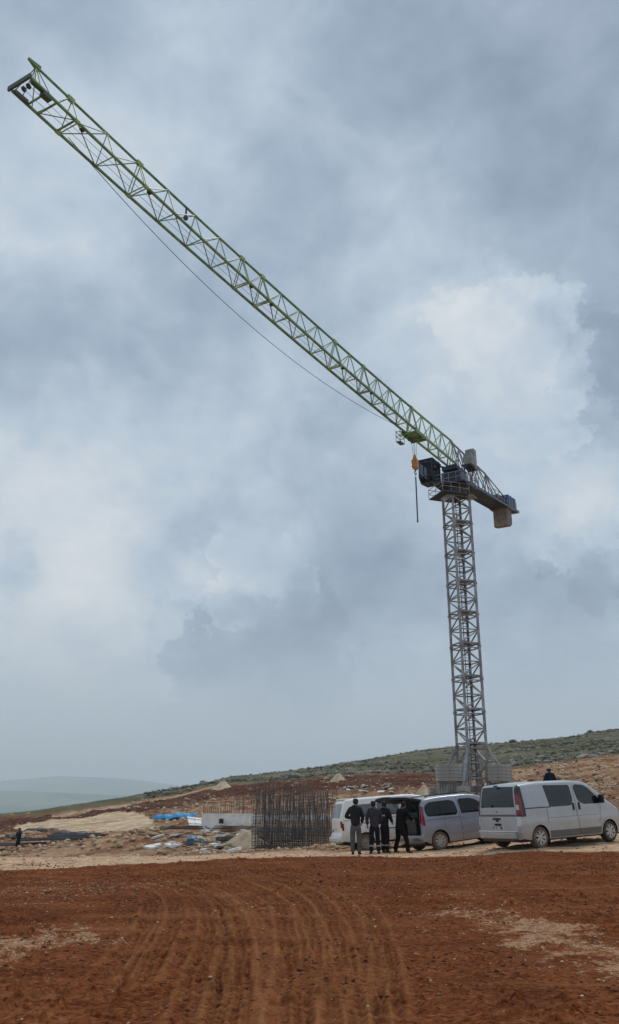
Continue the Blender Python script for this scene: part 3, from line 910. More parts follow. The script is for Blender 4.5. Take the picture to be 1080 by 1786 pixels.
# ---- jib: triangular lattice, sections as bolted together
def jz(s): return 35.383 - .0206 * s + .000428 * s * s + .0839 * (s / 30) ** 3
def jw(s): return 1.01 + .231 * (s - 30) / 30 + .25
def jh(s): return 2.33 - .512 * (s - 30) / 30
def T_(s): return on(s, 0, jz(s) + jh(s))
def A_(s): return on(s, jw(s) / 2, jz(s))
def B_(s): return on(s, -jw(s) / 2, jz(s))
SECT = [[.5, 3.0, 5.6, 8.1, 10.5], [10.5, 12.9, 15.3, 17.8, 20.4], [20.4, 22.9, 25.5], [25.5, 28.3, 30.9, 33.5, 36.0], [36.0, 38.5], [38.5, 41.1, 43.7, 46.4, 49.0], [49.0, 51.7, 54.5]]
for si, sec in enumerate(SECT):
    jb = MB()
    cwid = .155 - .05 * si / 6
    wb = .098 - .032 * si / 6
    e = .10
    for i in range(len(sec) - 1):
        a, b = sec[i], sec[i + 1]
        a2 = a + (e if i == 0 else 0)
        # side faces: post and rising diagonals, bottom face: cross member and diagonal
        for F in (A_, B_):
            jb.bar(T_(a2), F(a2), wb, n=6)
            jb.bar(T_(a2), F(b - (e if i == len(sec) - 2 else 0)), wb, n=6)
        jb.bar(A_(a2), B_(a2), wb * 1.2, n=6)
        jb.bar(A_(a2), B_(b), wb, n=6)
        if i == len(sec) - 2:
            for F in (A_, B_): jb.bar(T_(b - e), F(b - e), wb, n=6)
            jb.bar(A_(b - e), B_(b - e), wb * 1.2, n=6)
    jo = jb.build('jib_section', M['brace'], crane)
    for F in (T_, A_, B_):
        j = MB()
        for a, b in zip(sec[:-1], sec[1:]): j.bar(F(a), F(b), cwid * (1.0 if F is T_ else 1.15))
        j.build('chord', M['lime'] if si < 1 else M['green'], jo)
    g_ = MB()
    b = sec[-1]
    for F in (T_,):
        g_.bar(F(b - .24), F(b + .24), .20, .26)
    g_.build('joint_plate', M['lime'], jo)
    for F in (A_, B_):
        MB().bar(F(b - .15), F(b + .15), .17, .17).build('joint_plate', M['lime'], jo)
tip = MB()
for F in (A_, B_): tip.bar(F(54.5), F(57.6), .12)
tip.bar(T_(54.5), T_(56.9), .10)
tip.bar(T_(56.7), T_(57.45) + Vector((0, 0, .06)), .26, .30, w2=.10)
for F in (A_, B_):
    for s in (57.5, 57.0, 56.3): tip.bar(T_(56.9), F(s), .055, n=6)
    tip.bar(T_(54.6), F(56.0), .055, n=6)
for s in (54.6, 55.9, 56.6): tip.bar(A_(s), B_(s), .085)
tip.bar(A_(56.0), B_(54.6), .055, n=6)
jt = tip.build('jib_tip', M['green'], crane)
hd = MB()
w_ = jw(57)
jbox(hd, 57.75, 0, jz(57.7), .12, w_ + .2, .26)
jbox(hd, 57.1, w_ / 2 - .12, jz(57), .85, .12, .24); jbox(hd, 57.1, -w_ / 2 + .12, jz(57), .85, .12, .24)
jbox(hd, 56.55, -w_ / 2 + .1, jz(56.6) - .16, .55, .34, .22)
hd.build('jib_head', M['dark_green'], crane)
pu = MB()
for l in (-.3, .05):
    pu.lathe([(.02, -.05), (.15, -.04), (.11, 0), (.15, .04), (.02, .05)], Matrix.Translation(on(57.4, l, jz(57) - .06)) @ rotM @ Matrix.Rotation(PI / 2, 4, 'Z'))
pu.build('rope_pulley', M['mast_dark'], crane)
rp = MB()
rp.path([on(s, .1 * 0 - .05, jz(s) + .28 + .02 * math.sin(s)) for s in np.linspace(.5, 57.2, 24)], .03, 4)
rp.path([on(s, .22, jz(s) + .10) for s in np.linspace(.5, 57.2, 24)], .03, 4)
rp.build('trolley_rope', M['rope'], crane)
for s in (54.0, 48.6, 38.1, 35.6, 25.1, 20.0):
    k = MB(); jbox(k, s, -jw(s) / 2 + .12, jz(s) - .07, .26, .16, .10); k.build('rope_guide', M['mast_dark'], crane)
# slack hoist rope hanging below the jib
def catpt(u):
    s = 54.0 + (13.0 - 54.0) * u
    sag = 2.25 * 4 * u * (1 - u) * (1 - .25 * u)
    return on(s, .45 + .1 * u, jz(s) - .05 - sag)
MB().path([catpt(u) for u in np.linspace(0, 1, 40)], .045, 5).build('slack_rope', M['rope'], crane)
# small hanging lamp bracket half way out
k = MB(); k.bar(T_(44.6), T_(44.6) + Vector((0, 0, -.75)), .10); jbox(k, 44.6, 0, jz(44.6) + jh(44.6) - .8, .22, .2, .24); k.build('jib_lamp', M['navy'], crane)
# ---- trolley and hook
tr = MB()
s0 = 10.2
for l in (-.72, .72): jbox(tr, s0, l * 1.0, jz(s0) - .22, 2.4, .14, .34)
for t in (-1.1, -.4, .4, 1.1): jbox(tr, s0 + t, 0, jz(s0) - .36, .14, 1.6, .16)
jbox(tr, s0 - .6, 0, jz(s0) - .1, .9, 1.0, .5, .04)
for t in (-1, 1):
    for l in (-.62, .62):
        tr.lathe([(.02, -.05), (.16, -.05), (.16, .05), (.02, .05)], Matrix.Translation(on(s0 + t, l, jz(s0) + .02)) @ rotM @ Matrix.Rotation(PI / 2, 4, 'Z'), 14)
trolley = tr.build('trolley', M['green'], crane)
tb = MB()
for (zz) in (-1.3, -.75, -.3): 
    for a, b in (((s0 + .9, .62), (s0 + 1.8, .62)), ((s0 + 1.8, .62), (s0 + 1.8, 1.05)), ((s0 + 1.8, 1.05), (s0 + .9, 1.05)), ((s0 + .9, 1.05), (s0 + .9, .62))):
        tb.bar(on(a[0], a[1], jz(s0) + zz), on(b[0], b[1], jz(s0) + zz), .05)
for a in ((s0 + .9, .62), (s0 + 1.8, .62), (s0 + 1.8, 1.05), (s0 + .9, 1.05)): tb.bar(on(a[0], a[1], jz(s0) - 1.3), on(a[0], a[1], jz(s0) - .1), .05)
jbox(tb, s0 + 1.35, .83, jz(s0) - 1.33, .9, .42, .05)
tb.build('maintenance_basket', M['green'], trolley)
HK = on(s0, 0, 0); hookw = HK + O
hr = MB()
for dt, dl in ((-.30, -.2), (.30, -.2), (-.30, .2), (.30, .2)):
    p0 = on(s0 + dt, dl, jz(s0) - .3); p1 = on(s0 + dt * .3, dl * .4, 32.6)
    hr.bar(p0, p1, .035, n=5)
hr.build('hoist_rope', M['rope'], crane)
hk = MB()
prof = [(0, 33.0, .12), (0, 32.7, .34), (0, 32.1, .42), (0, 31.7, .62), (0, 31.45, .30)]
vs = []
for (q, z, w) in prof:
    for st, sl_ in ((-1, -1), (1, -1), (1, 1), (-1, 1)):
        vs.append(on(s0 + st * w * .55, sl_ * w * .38, z))
fs = [(0, 1, 2, 3)] + [(16, 19, 18, 17)]
for i in range(4):
    for k in range(4): fs.append((i * 4 + k, i * 4 + (k + 1) % 4, i * 4 + 4 + (k + 1) % 4, i * 4 + 4 + k))
hk.add(vs, fs)
for l in (-.2, .2):
    hk.lathe([(.02, -.04), (.30, -.04), (.24, 0), (.30, .04), (.02, .04)], Matrix.Translation(on(s0, l, 32.25)) @ rotM @ Matrix.Rotation(PI / 2, 4, 'Z'), 18)
hblock = hk.build('hook_block', M['orange'], crane)
hh = MB()
hh.bar(on(s0, 0, 31.5), on(s0, 0, 31.25), .12, n=8)
hh.path([on(s0 + .17 * math.sin(t), 0, 31.12 - .17 * math.cos(t)) + Vector((0, 0, 0)) for t in np.linspace(PI, -1.9, 12) ], .09, 7)
hh.build('hook', M['mast_dark'], hblock)
# ---- counter jib
def cz(t): return 33.75 + .095 * t
cj_ = MB()
W2 = .98
for l in (-W2, W2): cj_.bar(on(-.8, l, cz(0)), on(-17.9, l, cz(17.9)), .20, .32)
for k in range(13):
    t = 1.0 + k * 1.38
    cj_.bar(on(-t, -W2, cz(t)), on(-t, W2, cz(t)), .13)
cj_.build('counter_jib', M['navy'], crane)
dk = MB()
for a, b in ((1.2, 17.9),):
    n0 = len(dk.v)
    dk.add([on(-a, -W2 + .05, cz(a) - .06), on(-b, -W2 + .05, cz(b) - .06), on(-b, W2 - .05, cz(b) - .06), on(-a, W2 - .05, cz(a) - .06)] +
           [on(-a, -W2 + .05, cz(a) - .11), on(-b, -W2 + .05, cz(b) - .11), on(-b, W2 - .05, cz(b) - .11), on(-a, W2 - .05, cz(a) - .11)],
           [(0, 1, 2, 3), (7, 6, 5, 4), (0, 4, 5, 1), (1, 5, 6, 2), (2, 6, 7, 3), (3, 7, 4, 0)])
dk.build('deck', M['mast_dark'], crane)
# tie frame: top chord falling from the head of the jib to the middle of the counter jib
tf = MB()
def TT(t): return on(-t, 0, 38.05 - .012 * t)
HT = T_(.5)
nd = [0, 1.6, 3.3, 5.2, 7.4, 9.9]
tf.bar(HT, TT(0), .16)
for a, b in zip(nd[:-1], nd[1:]): tf.bar(TT(a), TT(b), .14)
for i, t in enumerate(nd):
    for l in (-W2 + .1, W2 - .1):
        tf.bar(TT(t), on(-t, l, cz(t)), .09)
        if i < len(nd) - 1: tf.bar(TT(t), on(-nd[i + 1], l, cz(nd[i + 1])), .08)
for l in (-W2 + .1, W2 - .1): tf.bar(TT(9.9), on(-13.6, l, cz(13.6) + 1.0), .10); tf.bar(on(-13.6, l, cz(13.6)), on(-13.6, l, cz(13.6) + 1.0), .08); tf.bar(TT(9.9), on(-11.9, l, cz(11.9)), .08)
tf.build('counter_jib_tie', M['mast'], crane)
rr = MB()
for l in (-W2, W2):
    for zz in (.55, 1.1): rr.bar(on(-9, l, cz(9) + zz), on(-17.8, l, cz(17.8) + zz), .045)
    for k in range(9):
        t = 9 + k * 1.1
        rr.bar(on(-t, l, cz(t)), on(-t, l, cz(t) + 1.1), .045)
rr.build('railing', M['mast'], crane)
wn = MB()
jbox(wn, -13.3, 0, cz(13.3) + .55, 1.9, 1.5, .8, .05)
wn.lathe([(.02, -.75), (.42, -.75), (.42, -.68), (.32, -.66), (.32, .66), (.42, .68), (.42, .75), (.02, .75)], Matrix.Translation(on(-11.6, 0, cz(11.6) + .6)) @ rotM @ Matrix.Rotation(PI / 2, 4, 'Z'), 18)
wn.build('hoist_winch', M['mast_dark'], crane)
for k, t in enumerate((14.9, 15.9, 16.9)):
    q = MB(); jbox(q, -t - .15, -.1, cz(t) + .85, .82, 1.9, 1.35, .05); q.build('resistor_box', M['blue'], crane)
ed = MB(); jbox(ed, -18.0, 0, cz(18.0) - .05, .10, 2.5, .34); 
for l in (W2 + .13,): ed.bar(on(-13.8, l, cz(13.8) - .12), on(-18.0, l, cz(18.0) - .12), .06, .22)
ed.build('edge_plate', M['white_steel'], crane)
for k in range(3):
    q = MB(); t = 14.5 + k * .72
    hgt = (2.25, 2.15, 1.8)[k]
    jbox(q, -t, 0, cz(t) - .2 - hgt / 2, .62, (1.75, 1.75, 1.6)[k], hgt, .12)
    jbox(q, -t, 0, cz(t) - .12, .5, 2.2, .28)
    q.build('counterweight', M['cw'], crane)
hp = MB(); jbox(hp, -4.6, .2, cz(4) - .75, 1.7, 1.2, .12); jbox(hp, -3.0, .6, cz(3) - .35, 1.9, .10, .3)
hp.bar(on(-3.2, .6, cz(3)), on(-4.8, .6, cz(4) - .7), .2)
hp.build('hanging_step', M['cabinet'], crane)
# ---- grey electrical cabinets beside the jib foot
for (t, l, z, st, sl_, sz) in ((-1.3, -1.3, 36.2, 1.4, .9, 1.2), (-2.6, -1.0, 36.85, .8, 1.0, 2.3)):
    q = MB(); jbox(q, t, l, z, st, sl_, sz, .06)
    co = q.build('electrical_cabinet', M['cabinet'], crane)
    q = MB(); jbox(q, t, l + .0, z, st * .8, sl_ + .03, sz * .78); q.build('door', M['cabinet'], co)
q = MB()
jbox(q, -1.6, -1.1, 35.55, 2.2, .9, .08)
for t in (-.4, -2.6): q.bar(on(t, -.7, 34.2), on(t, -1.2, 35.5), .12)
q.build('cabinet_bracket', M['navy'], crane)
# steel pipe hanging from the hook
pp = MB()
pp.bar((0, 0, -.5), (0, 0, 0), .04, n=6)
pp.bar((0, 0, -4.75), (0, 0, -.3), .13, n=8)
pp.bar((0, 0, -4.80), (0, 0, -4.65), .17, n=8)
hang = pp.build('steel_pipe', M['mast_dark'], None)
hang.location = hookw + Vector((0, 0, 31.0 - 0)) - Vector((0, 0, hookw.z)) * 1.0
tag(hang, 'long thin steel pipe hanging upright below the orange crane hook', 'pipe')
# ---- base ballast: stacked concrete slabs
bal = MB()
def slab(cx, cy, z, w, d, h, rz):
    b = MB(); b.bbox((0, 0, h / 2), (w, d, h), .03)
    o = b.build('ballast_block', M['concrete'], None)
    o.location = (cx, cy, z); o.rotation_euler = (0, 0, rz)
    return o
lev = ['lowest', 'second lowest', 'middle', 'second highest', 'top']
for side, (px_, w, Y, nm) in enumerate(((785, 2.62, 80.4, 'left'), (868, 2.25, 81.2, 'right'))):
    X = (px_ - 540) / 1512 * Y
    for k in range(5):
        o = slab(X + random.uniform(-.03, .03), Y, 3.42 + k * .305, w, 1.5, .295, R(random.uniform(-1, 1)))
        tag(o, '%s concrete ballast slab of the stack on the %s of the crane foot' % (lev[k], nm), 'ballast slab', 'concrete slabs stacked on the crane base')
    # ribbed board wall below the slabs
    for s in ((0,) if side == 0 else (0,)):
        rb = MB()
        n = int(w / .22)
        for k in range(n):
            x = -w / 2 + (k + .5) * w / n
            rb.box((x, 0, .85), (w / n * .62, .12, 1.7 + random.uniform(-.08, .05)))
        rb.box((0, .10, .85), (w, .06, 1.6)); rb.box((0, .25, 1.60), (w, .4, .10))
        o = rb.build('board_screen', M['timber'] if 0 else M['concrete'], None)
        o.location = (X, Y - .3, 1.68)
        tag(o, 'ribbed grey board screen under the %s stack of ballast slabs' % nm, 'screen')
    for dx, en in ((-w / 2 + .3, 'left'), (w / 2 - .3, 'right')):
        o = MB().bbox((dx, .55, .83), (.35, 1.0, 1.66), .02).build('concrete_pier', M['concrete'], None); o.location = (X, Y, 1.72)
        tag(o, 'concrete pier under the %s end of the %s ballast stack' % (en, nm), 'pier')
# ------------------------------------------------------------------ vehicles
M['silver'] = principled('dusty silver car paint', (0.47, 0.49, 0.51, 1), 0.30, 0.2, var=0.06, vscale=1.2, coat=0.35, dirt=((0.42, 0.38, 0.34, 1), 0.25), dirt_scale=1.5, splash=((0.34, 0.26, 0.195, 1), .5))
M['bluegrey'] = principled('dusty blue-grey car paint', (0.31, 0.33, 0.40, 1), 0.36, 0.25, var=0.06, vscale=1.2, coat=0.35, dirt=((0.28, 0.23, 0.19, 1), 0.3), dirt_scale=1.5, splash=((0.34, 0.26, 0.195, 1), .5))
M['white'] = principled('dusty white car paint', (0.82, 0.81, 0.78, 1), 0.4, 0.0, var=0.05, vscale=1.2, coat=0.3, dirt=((0.60, 0.52, 0.43, 1), 0.3), dirt_scale=1.5, splash=((0.34, 0.26, 0.195, 1), .5))
M['tyre'] = principled('dusty tyre rubber', (0.035, 0.032, 0.030, 1), 0.85, dirt=((0.19, 0.12, 0.08, 1), 0.85), dirt_scale=6)
M['muddy_tyre'] = principled('tyre caked with dry mud', (0.13, 0.085, 0.06, 1), 0.9, dirt=((0.25, 0.17, 0.115, 1), 0.9), dirt_scale=5)
M['alloy'] = principled('alloy wheel', (0.55, 0.53, 0.50, 1), 0.35, 0.5, dirt=((0.25, 0.18, 0.13, 1), 0.6), dirt_scale=8)
M['hubcap'] = principled('muddy steel wheel', (0.34, 0.28, 0.23, 1), 0.6, 0.2, dirt=((0.27, 0.19, 0.13, 1), 0.7), dirt_scale=8)
M['glass'] = principled('tinted car window', (0.010, 0.013, 0.014, 1), 0.04, spec=0.7)
M['grey_trim'] = principled('dark grey plastic trim', (0.055, 0.056, 0.058, 1), 0.55)
M['dusty_trim'] = principled('dusty grey lower trim', (0.13, 0.125, 0.12, 1), 0.6, dirt=((0.30, 0.22, 0.16, 1), 0.5))
M['red_lamp'] = principled('red lamp lens', (0.24, 0.006, 0.012, 1), 0.15, coat=0.6)
M['clear_lamp'] = principled('clear lamp lens', (0.55, 0.53, 0.52, 1), 0.15, coat=0.6)
M['plate'] = principled('number plate', (0.62, 0.62, 0.60, 1), 0.4, dirt=((0.4, 0.33, 0.27, 1), 0.6), dirt_scale=6)
M['ink'] = principled('black plate lettering', (0.03, 0.03, 0.03, 1), 0.5)
M['interior'] = principled('dark car interior', (0.018, 0.018, 0.02, 1), 0.85)
M['see_glass'] = thin_glass('see-through tinted window', (0.24, 0.42, 0.42, 1), 0.76)

def rounded(poly, r=.06, n=4, closed=True):
    out = []
    N = len(poly)
    for i in range(N):
        p = Vector(poly[i][:2]); 
        if not closed and i in (0, N - 1): out.append(tuple(p)); continue
        a = Vector(poly[i - 1][:2]); b = Vector(poly[(i + 1) % N][:2])
        rr = poly[i][2] if len(poly[i]) > 2 else r
        da = (a - p); db = (b - p)
        k = min(rr, da.length * .48, db.length * .48)
        pa = p + da.normalized() * k; pb = p + db.normalized() * k
        for j in range(n + 1):
            t = j / n
            q = pa * (1 - t) ** 2 + p * 2 * t * (1 - t) + pb * t * t
            out.append((q.x, q.y))
    return out

class Car:
    def __init__(s, root, W, H, top, bottom, arches, r=.09, tumble=.09, belt=1.0, rear_r=(.25, .05), front_r=(.8, .17), L=4.5, arch_r=.38, camber=.03):
        s.root = root; s.W = W; s.H = H; s.r = r; s.tumble = tumble; s.belt = belt; s.rear_r = rear_r; s.front_r = front_r; s.L = L
        P = [Vector(p) for p in rounded(top, .15, 5, closed=False)]
        # even resampling
        pts = [P[0]]
        for a, b in zip(P[:-1], P[1:]):
            n = max(1, int((b - a).length / .07))
            for k in range(1, n + 1): pts.append(a.lerp(b, k / n))
        s.T = pts
        s.S = [0.0]
        for a, b in zip(pts[:-1], pts[1:]): s.S.append(s.S[-1] + (b - a).length)
        s.N = []
        for i in range(len(pts)):
            d = (pts[min(i + 1, len(pts) - 1)] - pts[max(i - 1, 0)]).normalized()
            s.N.append(Vector((-d.y, d.x)))
        s.I = [p - n * r for p, n in zip(pts, s.N)]
        s.bottom = bottom; s.arches = arches; s.arch_r = arch_r; s.camber = camber
    def sy(s, x, z):
        w = s.W / 2
        if z > s.belt: w -= s.tumble * ((z - s.belt) / (s.H - s.belt)) ** 1.3
        if z < .55: w -= .05 * ((.55 - z) / .35) ** 2
        w += .012 * math.exp(-((z - .78) / .12) ** 2)
        rl, rd = s.rear_r
        if x < rl: w -= rd * (1 - math.sqrt(max(0, 1 - ((rl - x) / rl) ** 2 * .98)))
        fl, fd = s.front_r
        if x > s.L - fl: w -= fd * ((x - s.L + fl) / fl) ** 2.6
        return w
    def at(s, sv, v):
        "point of the top skin: sv arc length, v across (-1..1 flat, up to +-2 round the edge)"
        i = 0
        while i < len(s.S) - 2 and s.S[i + 1] < sv: i += 1
        f = min(1, max(0, (sv - s.S[i]) / (s.S[i + 1] - s.S[i])))
        I = s.I[i].lerp(s.I[i + 1], f); n = s.N[i].lerp(s.N[i + 1], f).normalized()
        ys = s.sy(I.x, I.y)
        av = abs(v); sg = 1 if v >= 0 else -1
        if av <= 1:
            q = I + n * (s.r + s.camber * (1 - v * v)); y = v * (ys - s.r); nn = Vector((n.x, 0, n.y))
        else:
            a = (2 - av) * PI / 2
            q = I + n * s.r * math.sin(a); y = sg * (ys - s.r * (1 - math.cos(a)))
            nn = Vector((n.x * math.sin(a), sg * math.cos(a), n.y * math.sin(a)))
        return Vector((q.x, y, q.y)), nn.normalized()
    def s_z(s, z, rear=True):
        rng = range(len(s.T)) if rear else range(len(s.T) - 1, -1, -1)
        for i in rng:
            if s.T[i].y >= z: return s.S[i]
    def s_x(s, x):
        for i in range(len(s.T)):
            if s.T[i].x >= x and s.T[i].y > s.H * .45: return s.S[i]
    def skin(s, name, mat, s0=None, s1=None, v0=-2, v1=2, off=0.0, parent=None, nu=None, nv=None, skirt=0.0):
        s0 = s.S[0] if s0 is None else s0; s1 = s.S[-1] if s1 is None else s1
        nu = nu or max(2, int(abs(s1 - s0) / .06)); nv = nv or 22
        if v0 == -2 and v1 == 2: vv = [-2, -1.75, -1.5, -1.25, -1] + list(np.linspace(-1, 1, 13)[1:-1]) + [1, 1.25, 1.5, 1.75, 2]
        else: vv = list(np.linspace(v0, v1, nv))
        b = MB(); rows = []
        for i in range(nu + 1):
            sv = s0 + (s1 - s0) * i / nu
            for v in vv:
                p, n = s.at(sv, v); rows.append(p + n * off)
        m_ = len(vv)
        fs = [(i * m_ + j, i * m_ + j + 1, (i + 1) * m_ + j + 1, (i + 1) * m_ + j) for i in range(nu) for j in range(m_ - 1)]
        b.add(rows, fs)
        return b.build(name, mat, parent or s.root, smooth=True)
    def side_poly(s, name, mat, outer, sign, holes=(), off=0.0, thick=0.0, parent=None, step=.09, yfun=None):
        loops = [[Vector((p[0], p[1], 0)) for p in outer]] + [[Vector((p[0], p[1], 0)) for p in h_] for h_ in holes]
        tris = tessellate_polygon(loops)
        flat = [v for l in loops for v in l]
        bm = bmesh.new()
        vs = [bm.verts.new((v.x, 0, v.y)) for v in flat]
        for t in tris:
            try: bm.faces.new([vs[i] for i in t])
            except ValueError: pass
        xs = [v.x for v in flat]; zz = [v.y for v in flat]
        z = math.floor(min(zz) / step) * step + step
        while z < max(zz):
            bmesh.ops.bisect_plane(bm, geom=bm.verts[:] + bm.edges[:] + bm.faces[:], plane_co=(0, 0, z), plane_no=(0, 0, 1)); z += step
        x = math.floor(min(xs) / (step * 1.5)) * step * 1.5 + step * 1.5
        while x < max(xs):
            bmesh.ops.bisect_plane(bm, geom=bm.verts[:] + bm.edges[:] + bm.faces[:], plane_co=(x, 0, 0), plane_no=(1, 0, 0)); x += step * 1.5
        for v in bm.verts: v.co.y = sign * (s.sy(v.co.x, v.co.z) + off)
        if thick:
            r_ = bmesh.ops.extrude_face_region(bm, geom=bm.faces[:])
            for v in [g_ for g_ in r_['geom'] if isinstance(g_, bmesh.types.BMVert)]: v.co.y += sign * thick
        bmesh.ops.recalc_face_normals(bm, faces=bm.faces)
        me = bpy.data.meshes.new(name); bm.to_mesh(me); bm.free()
        me.materials.append(mat)
        if not thick: me.polygons.foreach_set('use_smooth', [True] * len(me.polygons))
        # make the normals of open sheets face outward
        o = bpy.data.objects.new(name, me); COL.objects.link(o); o.parent = parent or s.root
        return o
    def outline(s):
        out = [(p.x, p.y) for p in s.I]
        b = []
        xs = sorted(s.arches, reverse=True)
        zb = s.bottom
        for ax in xs:
            for k in range(15):
                a = k / 14 * PI
                b.append((ax + s.arch_r * math.cos(a), .33 + s.arch_r * math.sin(a) if s.arch_r * math.sin(a) > 0 else .33))
            # drop the legs of the arch to the sill
            b.insert(len(b) - 15, (ax + s.arch_r, zb)); b.append((ax - s.arch_r, zb))
        return out + b
    def strip(s, name, mat, pts, w, sign, off=.004, parent=None):
        "narrow line lying on the side (door gap)"
        b = MB()
        L_ = []
        for a, c in zip(pts[:-1], pts[1:]):
            a = Vector(a); c = Vector(c); n = max(1, int((c - a).length / .08))
            for k in range(n): L_.append(a.lerp(c, k / n))
        L_.append(Vector(pts[-1]))
        rows = []
        for i, p in enumerate(L_):
            d = (L_[min(i + 1, len(L_) - 1)] - L_[max(i - 1, 0)]).normalized(); q = Vector((-d.y, d.x)) * w / 2
            for e in (p + q, p - q): rows.append((e.x, sign * (s.sy(e.x, e.y) + off), e.y))
        b.add(rows, [(2 * i, 2 * i + 1, 2 * i + 3, 2 * i + 2) for i in range(len(L_) - 1)])
        return b.build(name, mat, parent or s.root)

def wheel(root, x, y, rad, sign, tyre_m, rim_m, spokes=6, plain=False, w=.21):
    T = Matrix.Translation((x, y, rad)) @ Matrix.Rotation(PI / 2 * sign, 4, 'Z')
    t = MB()
    t.lathe([(rad * .66, -w / 2), (rad * .9, -w / 2 - .004), (rad * .975, -w / 2 + .025), (rad, -w / 4), (rad, w / 4), (rad * .975, w / 2 - .025), (rad * .9, w / 2 + .004), (rad * .66, w / 2), (rad * .62, w / 2 - .03), (rad * .62, -w / 2)], T)
    wh = bpy.data.objects.new('wheel', None); COL.objects.link(wh); wh.parent = root
    t.build('tyre', tyre_m, wh, smooth=True, sharp=R(40))
    r_ = MB()
    if plain:
        r_.lathe([(.001, w / 2 - .03), (rad * .16, w / 2 - .03), (rad * .2, w / 2 - .05), (rad * .45, w / 2 - .03), (rad * .56, w / 2 - .06), (rad * .62, w / 2 - .01), (rad * .66, w / 2 + .003)], T)
        r_.lathe([(.001, w / 2 + .005), (rad * .12, w / 2 + .0), (rad * .15, w / 2 - .03)], T)
    else:
        r_.lathe([(rad * .60, w / 2 - .09), (rad * .60, w / 2 - .02), (rad * .66, w / 2 + .003), (rad * .68, w / 2 - .005)], T)
        r_.lathe([(.001, w / 2 - .005), (rad * .13, w / 2 - .008), (rad * .15, w / 2 - .06)], T)
        for k in range(spokes):
            a = 2 * PI * k / spokes
            for da in (-.16, .16):
                p0 = Vector((w / 2 - .03, math.cos(a) * rad * .12, math.sin(a) * rad * .12))
                p1 = Vector((w / 2 - .018, math.cos(a + da) * rad * .63, math.sin(a + da) * rad * .63))
                r_.bar(T @ p0, T @ p1, rad * .15, .035)
    r_.build('rim', rim_m, wh, smooth=True, sharp=R(35))
    d = MB(); d.lathe([(.001, w / 2 - .10), (rad * .6, w / 2 - .10)], T); d.build('brake_disc', M['black'], wh)
    return wh

def under(root, L, W, z0_, z1_, arches, rad):
    b = MB()
    b.box((L / 2, 0, (z0_ + z1_) / 2), (L - .35, W - .30, z1_ - z0_))
    b.build('underbody', M['black'], root)
    for ax in arches:
        for sg in (-1, 1):
            q = MB(); n = 12; R_ = rad + .07
            vs = []
            for k in range(n + 1):
                a = PI * k / n
                for yy in (sg * (W / 2 - .42), sg * (W / 2 - .035)):
                    vs.append((ax + R_ * math.cos(a), yy, .33 + R_ * math.sin(a)))
            m0 = len(vs)
            fs = [(2 * k, 2 * k + 1, 2 * k + 3, 2 * k + 2) for k in range(n)]
            fs.append(tuple(2 * k for k in range(n + 1)))
            q.add(vs, fs); q.build('wheel_arch_liner', M['black'], root)

def mirror_part(car, x, z, sign, mat):
    y = sign * (car.sy(x, z) + .13)
    m_ = MB(); m_.bbox((x, y, z + .02), (.10, .20, .27), .035)
    o = m_.build('door_mirror', mat, car.root, smooth=True, sharp=R(50))
    a = MB(); a.bar((x + .02, y - sign * .15, z - .09), (x, y - sign * .04, z - .06), .06); a.build('mirror_arm', M['black'], o)

SEG = {'0': 'abcdef', '1': 'bc', '2': 'abged', '3': 'abgcd', '4': 'fgbc', '5': 'afgcd', '6': 'afgecd', '7': 'abc', '8': 'abcdefg', '9': 'abcdfg', 'A': 'abcefg', 'H': 'bcefg', 'K': 'K'}
def plate_text(root, txt, x, zc, w, h, parent):
    b = MB(); n = len(txt); cw = w / n
    for i, ch in enumerate(txt):
        if ch == ' ': continue
        yc = w / 2 - (i + .5) * cw; a = cw * .32; t = .016
        hh_ = h * .36
        S_ = {'a': ((-a, hh_), (a, hh_)), 'g': ((-a, 0), (a, 0)), 'd': ((-a, -hh_), (a, -hh_)), 'f': ((-a, 0), (-a, hh_)), 'e': ((-a, -hh_), (-a, 0)), 'b': ((a, 0), (a, hh_)), 'c': ((a, -hh_), (a, 0))}
        if ch == 'K':
            segs = [((-a, -hh_), (-a, hh_)), ((-a, 0), (a, hh_)), ((-a, 0), (a, -hh_))]
        else: segs = [S_[k] for k in SEG[ch]]
        for (u0, v0), (u1, v1) in segs:
            b.bar((x, yc - u0, zc + v0), (x, yc - u1, zc + v1), t, .006)
    return b.build('plate_lettering', M['ink'], parent)

def place_car(root, rear_axle_x, px, contact_y, d, heading, dz=0.0):
    "put the near rear wheel of the car at the picture column, heading measured from +X towards +Y"
    return

